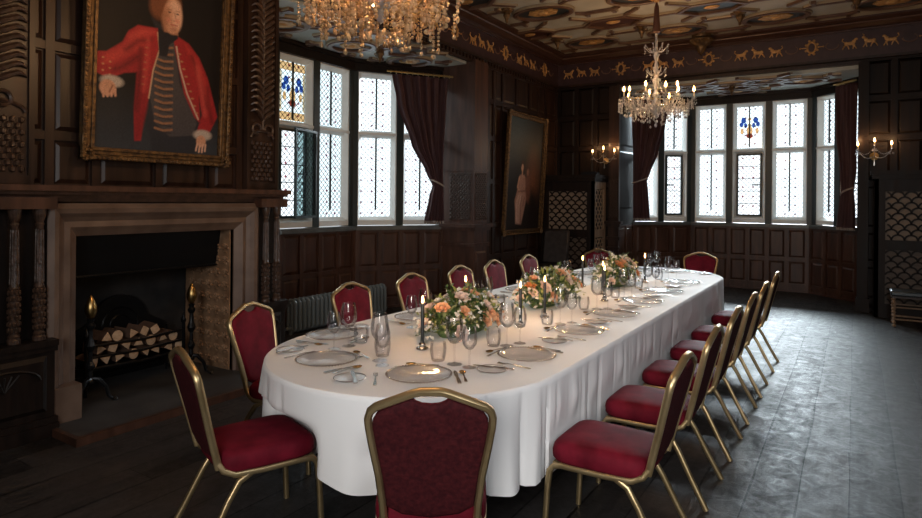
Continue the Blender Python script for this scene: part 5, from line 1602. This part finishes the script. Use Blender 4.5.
# ================================================================== FLOWERS
def rose_mesh(m_, name, r=0.034):
    b = MB()
    for ring_, (n_, rad, tilt, sz) in enumerate(((3, 0.10, 0.15, 0.55), (4, 0.28, 0.35, 0.75), (5, 0.5, 0.7, 0.9), (6, 0.72, 1.05, 1.0))):
        for i in range(n_):
            a_ = 2 * pi * i / n_ + ring_ * 0.7
            Tm = Rz(a_) @ Tr(rad * r * 0.6, 0, 0) @ Matrix.Rotation(tilt, 4, 'Y')
            vs = []; fs = []
            for p in range(4):
                for q in range(5):
                    v = p / 3; u = (q - 2) / 2
                    w = sz * r * (0.45 + 0.55 * sin(pi * min(1, v * 0.8 + 0.15)))
                    vs.append((0.25 * r * (1 - u * u) * 0.9 + (0.22 * r * v * v if ring_ > 1 else -0.1 * r * v), u * w * 0.75, sz * r * 1.15 * v * (1 - 0.12 * u * u)))
            for p in range(3):
                for q in range(4): fs.append((p * 5 + q, p * 5 + q + 1, (p + 1) * 5 + q + 1, (p + 1) * 5 + q))
            b.add(vs, fs, T=Tm)
    b.blob((0, 0, r * 0.35), r * 0.35, 6)
    me = b.build(name, m_, None, smooth=60); d_ = me.data; bpy.data.objects.remove(me); return d_


ROSES = [rose_mesh(M['peach'], 'rose', 0.036), rose_mesh(M['orange'], 'rose', 0.038), rose_mesh(M['blush'], 'rose', 0.040), rose_mesh(M['whiteflower'], 'rose', 0.028)]


def arrangement(label, cx, cy, lx, ly, h, seedv, nrose):
    rn = random.Random(seedv)
    root = thing('flower_arrangement', label, 'flowers', (cx, cy, TZ + 0.001), 0, 'flower arrangements along the table')
    lf = MB(); lf2 = MB(); stm = MB(); blos = MB(); berries = MB()
    b = MB(); b.lathe([(0.0, 0), (0.9, 0), (1.0, 0.03), (0.95, 0.05), (0, 0.05)], 20, Matrix.Diagonal((lx * 0.55, ly * 0.6, 1, 1)), cap=False); b.build('tray', M['leaf'], root)
    def surf(a_, ph, k=1.0): return Vector((lx * cos(ph) * cos(a_) * k, ly * cos(ph) * sin(a_) * k, 0.03 + h * sin(ph) * k))
    def leaf(b_, p, d_, L_, w_):
        d_ = d_.normalized(); s_ = d_.cross(Vector((0, 0, 1)))
        s_ = s_.normalized() if s_.length > 0.05 else Vector((1, 0, 0))
        s_ = (s_ + Vector((rn.uniform(-.4, .4), rn.uniform(-.4, .4), rn.uniform(-.4, .4)))).normalized(); n_ = s_.cross(d_).normalized()
        q = [p, p + d_ * L_ * 0.35 + s_ * w_ + n_ * w_ * 0.3, p + d_ * L_ * 0.35, p + d_ * L_ * 0.35 - s_ * w_ + n_ * w_ * 0.3, p + d_ * L_ * 0.72 + s_ * w_ * 0.7, p + d_ * L_ * 0.72 - n_ * w_ * 0.2, p + d_ * L_ * 0.72 - s_ * w_ * 0.7, p + d_ * L_ - n_ * w_ * 0.9]
        b_.add(q, [(0, 1, 2), (0, 2, 3), (1, 4, 5, 2), (2, 5, 6, 3), (4, 7, 5), (5, 7, 6)])
    for i in range(620):
        a_ = rn.uniform(0, 2 * pi); ph = math.asin(rn.uniform(0.0, 1)); p = surf(a_, ph, rn.uniform(0.55, 0.95))
        d_ = Vector((p.x / lx ** 2 * 0.1, p.y / ly ** 2 * 0.1, 0.5)) + Vector((rn.uniform(-1, 1), rn.uniform(-1, 1), rn.uniform(-0.7, 0.7))) * 0.9
        tgt = lf if rn.random() < 0.68 else lf2
        e = p + d_.normalized() * 0.05
        if p.z < 0.02: p.z = 0.02
        if e.z < 0.03: d_.z = abs(d_.z)
        leaf(tgt, p, d_, rn.uniform(0.04, 0.085), rn.uniform(0.009, 0.017))
    # trailing and rising sprigs
    for i in range(22):
        a_ = rn.uniform(0, 2 * pi); ph = rn.uniform(0.05, 1.3); p = surf(a_, ph, 0.8); out_ = Vector((cos(a_) * lx, sin(a_) * ly, 0)).normalized() * cos(ph) + Vector((0, 0, 0.25 + sin(ph)))
        L_ = rn.uniform(0.07, 0.13); pts = []
        for k in range(5):
            t = k / 4; pts.append(p + out_.normalized() * L_ * t + Vector((0, 0, -0.03 * t * t)))
        for q in pts: q.z = max(q.z, 0.012)
        stm.tube(pts, 0.0016, 4)
        for k in range(1, 5):
            for sgn in (-1, 1):
                leaf(lf2 if i % 2 else lf, pts[k], out_ + Vector((rn.uniform(-1, 1), rn.uniform(-1, 1), rn.uniform(-0.1, 0.6))), rn.uniform(0.025, 0.045), 0.009)
    for i in range(110):
        a_ = rn.uniform(0, 2 * pi); ph = math.asin(rn.uniform(0.02, 1)); p = surf(a_, ph, rn.uniform(0.92, 1.12)); p.z = max(0.02, p.z)
        (blos if i % 3 else berries).blob(tuple(p), (rn.uniform(0.006, 0.012),) * 3, 6)
        if i % 3:
            for k in range(4): blos.blob((p.x + rn.uniform(-.012, .012), p.y + rn.uniform(-.012, .012), p.z + rn.uniform(-.008, .01)), 0.006, 6)
    tag(lf.build('leaves', M['leaf'], root, smooth=60), kind='stuff'); tag(lf2.build('lime_leaves', M['leaf2'], root, smooth=60), kind='stuff')
    stm.build('stems', M['leaf'], root); tag(blos.build('white_filler_blossom', M['whiteflower'], root), kind='stuff'); tag(berries.build('lime_berries', M['leaf2'], root), kind='stuff')
    # roses, spread evenly enough
    got = []
    tries = 0
    while len(got) < nrose and tries < 900:
        tries += 1
        a_ = rn.uniform(0, 2 * pi); ph = math.asin(rn.uniform(0.08, 0.98)); p = surf(a_, ph, 0.97)
        if all((p - g_).length > 0.062 for g_ in got):
            got.append(p); k = rn.choice((0, 0, 1, 2, 2, 3, 3, 2))
            o = bpy.data.objects.new('rose', ROSES[k]); COL.objects.link(o); o.parent = root; o.location = p
            d_ = Vector((p.x / lx ** 2, p.y / ly ** 2, (p.z) / h ** 2)).normalized(); o.rotation_euler = d_.to_track_quat('Z', 'Y').to_euler()
            s_ = rn.uniform(0.65, 1.0); o.scale = (s_, s_, s_)
    return root


arrangement('peach, orange and white flower arrangement nearest the camera', -2.22, 3.50, 0.20, 0.44, 0.25, 11, 28)
arrangement('peach and blush flower arrangement in the middle of the table', -2.22, 4.90, 0.19, 0.60, 0.27, 12, 30)
arrangement('green and peach flower arrangement at the far half of the table', -2.12, 6.38, 0.19, 0.52, 0.27, 13, 24)

# ================================================================== CHANDELIERS
def drop(b, p, s, n=6, ball=False):
    if ball: b.blob(p, s, 8)
    else: b.lathe([(0.0, s * 1.3), (s * 0.35, s * 0.8), (s * 0.7, 0), (s * 0.5, -s * 0.7), (0.0, -s * 1.2)], n, Tr(*p), cap=False)


def chandelier(label, x, y, zc, ztop, sc_, big, seedv):
    """zc: height of candle cups, everything else hangs around it"""
    rn = random.Random(seedv)
    root = thing('chandelier', label, 'chandelier', (x, y, zc), 0, 'crystal chandeliers over the table')
    R = 0.45 * sc_
    top = ztop - zc
    cg = M['crystal_glow_tint'] if big else M['crystal_clear']
    b = MB(); b.lathe([(0.0, top - 0.10), (0.03, top - 0.09), (0.05, top - 0.05), (0.11, top - 0.02), (0.12, top)], 16)
    for i in range(8): b.blob((0.10 * cos(i * pi / 4), 0.10 * sin(i * pi / 4), top - 0.03), (0.035, 0.035, 0.02), 6)
    b.build('ceiling_rose', M['giltrelief'], root)
    b = MB(); b.lathe([(0.012, top - 0.10), (0.03, top - 0.16), (0.05, top - 0.45), (0.055, top - 0.5), (0.02, top - 0.52)], 14)
    b.build('rope_sleeve', mat('brown_sleeve', (0.09, 0.035, 0.02), 0.6), root)
    b = MB(); prof = [(0.0, -0.28), (0.02, -0.26), (0.05, -0.2), (0.09, -0.14), (0.11, -0.10), (0.05, -0.06), (0.025, 0.0), (0.04, 0.06), (0.02, 0.12), (0.035, 0.2), (0.05, 0.26), (0.02, 0.32), (0.03, 0.42), (0.018, 0.5), (0.035, 0.58), (0.018, 0.66), (0.02, max(0.7, top - 0.5))]
    b.lathe([(r_ * sc_, z * (1 if z <= 0 else (top - 0.5) / max(0.7, top - 0.5))) for r_, z in prof], 14)
    b.build('glass_stem', M['crystal_clear'], root)
    hcup = [0, 0]
    drops = []; beads = MB(); rest0 = []
    # arms in two tiers
    na = 10
    cups = []
    for i in range(na):
        a = 2 * pi * i / na + 0.2; rr_ = R * (1.0 if i % 2 == 0 else 0.72); zz = 0.0 if i % 2 == 0 else 0.05
        pts = []
        for t in lin(0, 1, 9):
            r_ = 0.05 + (rr_ - 0.05) * t; z = -0.06 - 0.10 * sin(pi * t) + (0.04 + zz) * t ** 3
            pts.append((r_ * cos(a), r_ * sin(a), z))
        b = MB(); b.tube(pts, 0.008, 6); arm = b.build('arm', M['brass'] if big else M['crystal_clear'], root)
        ex, ey, ez = pts[-1]; cups.append((ex, ey, ez, a))
        b = MB(); b.lathe([(0.006, -0.01), (0.034, 0.0), (0.040, 0.008), (0.016, 0.012), (0.014, 0.028), (0.011, 0.028)], 10, Tr(ex, ey, ez)); b.build('drip_pan', M['crystal_clear'] if not big else M['brass'], arm)
        b = MB(); b.lathe([(0.009, 0.02), (0.009, 0.085), (0.004, 0.09)], 8, Tr(ex, ey, ez)); b.build('candle_tube', M['wax'], arm)
        b = MB(); b.lathe([(0.0, 0.088), (0.012, 0.10), (0.017, 0.117), (0.011, 0.142), (0.0, 0.168)], 8, Tr(ex, ey, ez)); b.build('flame_bulb', M['flame'], arm)
        # drops under each pan
        for q in range(5):
            a2 = 2 * pi * q / 5; px, py = ex + 0.034 * cos(a2), ey + 0.034 * sin(a2)
            L_ = rn.uniform(0.04, 0.07)
            beads.blob((px, py, ez - 0.016), 0.006, 6); beads.blob((px, py, ez - 0.03), 0.006, 6)
            drops.append((px, py, ez - 0.035 - L_ * 0.6, 0.013))
    # festoons between neighbouring cups and up to the crown
    def festoon(p, q, sag, n, s):
        for k in range(n + 1):
            t = k / n; x_ = p[0] + (q[0] - p[0]) * t; y_ = p[1] + (q[1] - p[1]) * t; z_ = p[2] + (q[2] - p[2]) * t - sag * sin(pi * t)
            beads.blob((x_, y_, z_), s, 6)
    for i in range(na):
        p = cups[i][:3]; q = cups[(i + 1) % na][:3]; festoon((p[0], p[1], p[2] - 0.01), (q[0], q[1], q[2] - 0.01), 0.09, 11, 0.0085)
        c_ = (0.06 * cos(cups[i][3]), 0.06 * sin(cups[i][3]), 0.26); festoon(c_, (p[0], p[1], p[2]), 0.05 + 0.03 * (i % 2), 16, 0.0075)
        mx_, my_ = (p[0] + q[0]) / 2, (p[1] + q[1]) / 2; drops.append((mx_, my_, (p[2] + q[2]) / 2 - 0.145, 0.017))
    # hanging curtain of drops below, ring by ring
    for (rad, n_, z_) in ((R * 0.85, 18, -0.20), (R * 0.62, 16, -0.24), (R * 0.4, 12, -0.28), (R * 0.22, 8, -0.32)):
        for i in range(n_):
            a = 2 * pi * i / n_ + rad * 9; L_ = rn.uniform(0.03, 0.10); px, py = rad * cos(a), rad * sin(a)
            zt_ = -0.10
            n2 = int((zt_ - (z_ - L_ + 0.06)) / 0.02)
            for k in range(n2): beads.blob((px, py, zt_ - k * 0.02), 0.0065, 6)
            drops.append((px, py, z_ - L_ + 0.04, 0.016 if i % 2 else 0.020))
    drops.append((0, 0, -0.36, 0.03))
    # the dense middle: short strands hanging from arms and hoops
    for i in range(330 if big else 150):
        a = rn.uniform(0, 2 * pi); r_ = R * sqrt(rn.uniform(0.03, 1.08)); zt_ = rn.uniform(-0.24 if big else -0.14, 0.10 if big else 0.0)
        px, py = r_ * cos(a), r_ * sin(a); n2 = rn.randint(2, 6); s_ = rn.uniform(0.006, 0.011) * (1.2 if big else 1.0)
        for k in range(n2): beads.blob((px, py, zt_ - k * s_ * 2.1), s_, 6)
        rest0.append((px, py, zt_ - n2 * s_ * 2.1 - s_ * 1.2, s_ * 1.7))
    # upper crowns
    for (zc_, rc, n_) in ((0.34, 0.13, 8), (0.66, 0.16, 8)):
        if zc_ > top - 0.35: continue
        b = MB()
        for i in range(n_):
            a = 2 * pi * i / n_; pts = [(rc * t * cos(a) + 0.0, rc * t * sin(a), zc_ - 0.05 * sin(pi * t) + 0.06 * t) for t in lin(0.1, 1, 7)]; b.tube(pts, 0.006, 5)
            tip = pts[-1]; b.blob(tip, 0.014, 6)
            for k in range(3): beads.blob((tip[0], tip[1], tip[2] - 0.02 - k * 0.018), 0.007, 6)
            drops.append((tip[0], tip[1], tip[2] - 0.09, 0.014))
        b.build('crown_arms', M['crystal_clear'], root)
    db = MB(); drop(db, (0, 0, 0), 1.0, 7)
    dob = db.build('crystal_drop', cg, None, smooth=0); dm = dob.data; bpy.data.objects.remove(dob)
    dm_ball = None
    if big:
        db = MB(); db.blob((0, 0, 0), 0.85, 10); dob = db.build('crystal_ball', cg, None, smooth=80); dm_ball = dob.data; bpy.data.objects.remove(dob)
    rest = MB()
    for (px, py, pz, s) in rest0:
        if big and rn.random() < 0.5: rest.blob((px, py, pz), s * 0.8, 8)
        else: drop(rest, (px, py, pz), s)
    for i, (px, py, pz, s) in enumerate(drops):
        if i < 100 or i == len(drops) - 1:
            use_ball = big and i % 2 == 0
            o = bpy.data.objects.new('crystal_drop', dm_ball if use_ball else dm); COL.objects.link(o); o.parent = root; o.location = (px, py, pz); o.scale = (s * 1.05,) * 3
            o.rotation_euler = (0, 0, rn.random() * 6)
        else: drop(rest, (px, py, pz), s)
    if rest.v: tag(rest.build('small_crystal_drops', cg, root, smooth=0), kind='stuff')
    tag(beads.build('crystal_bead_strands', cg, root, smooth=80), kind='stuff')
    for i in range(0, na, 2):
        ex, ey, ez, a = cups[i]; lamp('chandelier_bulb_light', (x + ex * 1.0, y + ey * 1.0, zc + ez + 0.19), (12 if big else 6.0), (1.0, 0.58, 0.28), 0.02)
    return root


chandelier('large crystal chandelier glowing amber, cut off by the top of the picture', -2.30, 2.72, 2.93, ZC, 1.0, True, 3)
chandelier('crystal chandelier with lit candle bulbs hanging before the far bay', -2.30, 8.50, 3.05, ZC, 1.08, False, 8)


def sconce(label, x, y, z):
    root = thing('wall_sconce', label, 'wall light', (x, y, z), 0, 'crystal wall sconces beside the far bay')
    b = MB(); b.lathe([(0.0, -0.0), (0.05, 0.0), (0.06, 0.01), (0.0, 0.025)], 12, Matrix.Rotation(pi / 2, 4, 'X') @ Matrix.Scale(1.0, 4), cap=False); b.build('backplate', M['brass'], root)
    beads = MB()
    tips = []
    for dx, dz in ((-0.21, 0.08), (0, 0.13), (0.21, 0.08)):
        pts = [(dx * t, -0.02 - 0.14 * sin(pi * min(t, 1) * 0.5), -0.07 * sin(pi * t) + dz * t) for t in lin(0, 1, 9)]
        b = MB(); b.tube(pts, 0.008, 6); arm = b.build('arm', M['crystal_clear'], root)
        ex, ey, ez = pts[-1]; tips.append((ex, ey, ez))
        b = MB(); b.lathe([(0.006, -0.008), (0.034, 0), (0.038, 0.008), (0.012, 0.012), (0.012, 0.025)], 10, Tr(ex, ey, ez)); b.build('drip_pan', M['silver'], arm)
        b = MB(); b.lathe([(0.009, 0.015), (0.009, 0.07), (0.004, 0.075)], 8, Tr(ex, ey, ez)); b.build('candle_tube', M['wax'], arm)
        b = MB(); b.lathe([(0.0, 0.073), (0.011, 0.085), (0.015, 0.10), (0.010, 0.122), (0.0, 0.145)], 8, Tr(ex, ey, ez)); b.build('flame_bulb', M['flame'], arm)
        for q in range(4):
            a2 = 2 * pi * q / 4 + 0.5; b = MB(); drop(b, (ex + 0.03 * cos(a2), ey + 0.03 * sin(a2), ez - 0.05), 0.015); b.build('crystal_drop', M['crystal_clear'], root, smooth=0)
        lamp('sconce_light', (x + ex, y + ey - 0.0, z + ez + 0.17), 1.6, (1.0, 0.56, 0.25), 0.015)
    for i in range(2):
        p, q = tips[i], tips[i + 1]
        for k in range(12):
            t = k / 11; beads.blob((p[0] + (q[0] - p[0]) * t, p[1] + (q[1] - p[1]) * t, p[2] + (q[2] - p[2]) * t - 0.08 * sin(pi * t)), 0.008, 6)
    for k in range(5): beads.blob((0, -0.1, -0.05 - k * 0.02), 0.009 + 0.002 * k, 6)
    tag(beads.build('crystal_beads', M['crystal_clear'], root), kind='stuff')


sconce('three-candle crystal wall sconce above the left-hand lobby', -3.96, YF - 0.02 - 0.03, 2.40)
sconce('three-candle crystal wall sconce on the wall right of the far bay', 0.24, YF - 0.05, 2.36)
# black box resting on the lobby top under the left sconce
b = MB(); b.box(-0.15, 0.15, -0.08, 0.08, 0, 0.045); b.box(-0.12, 0.12, -0.06, 0.06, 0.045, 0.06)
o = b.build('black_box', M['iron'], loc=(-4.10, 10.80, 2.12)); tag(o, 'small flat black box on top of the left lobby', 'box')
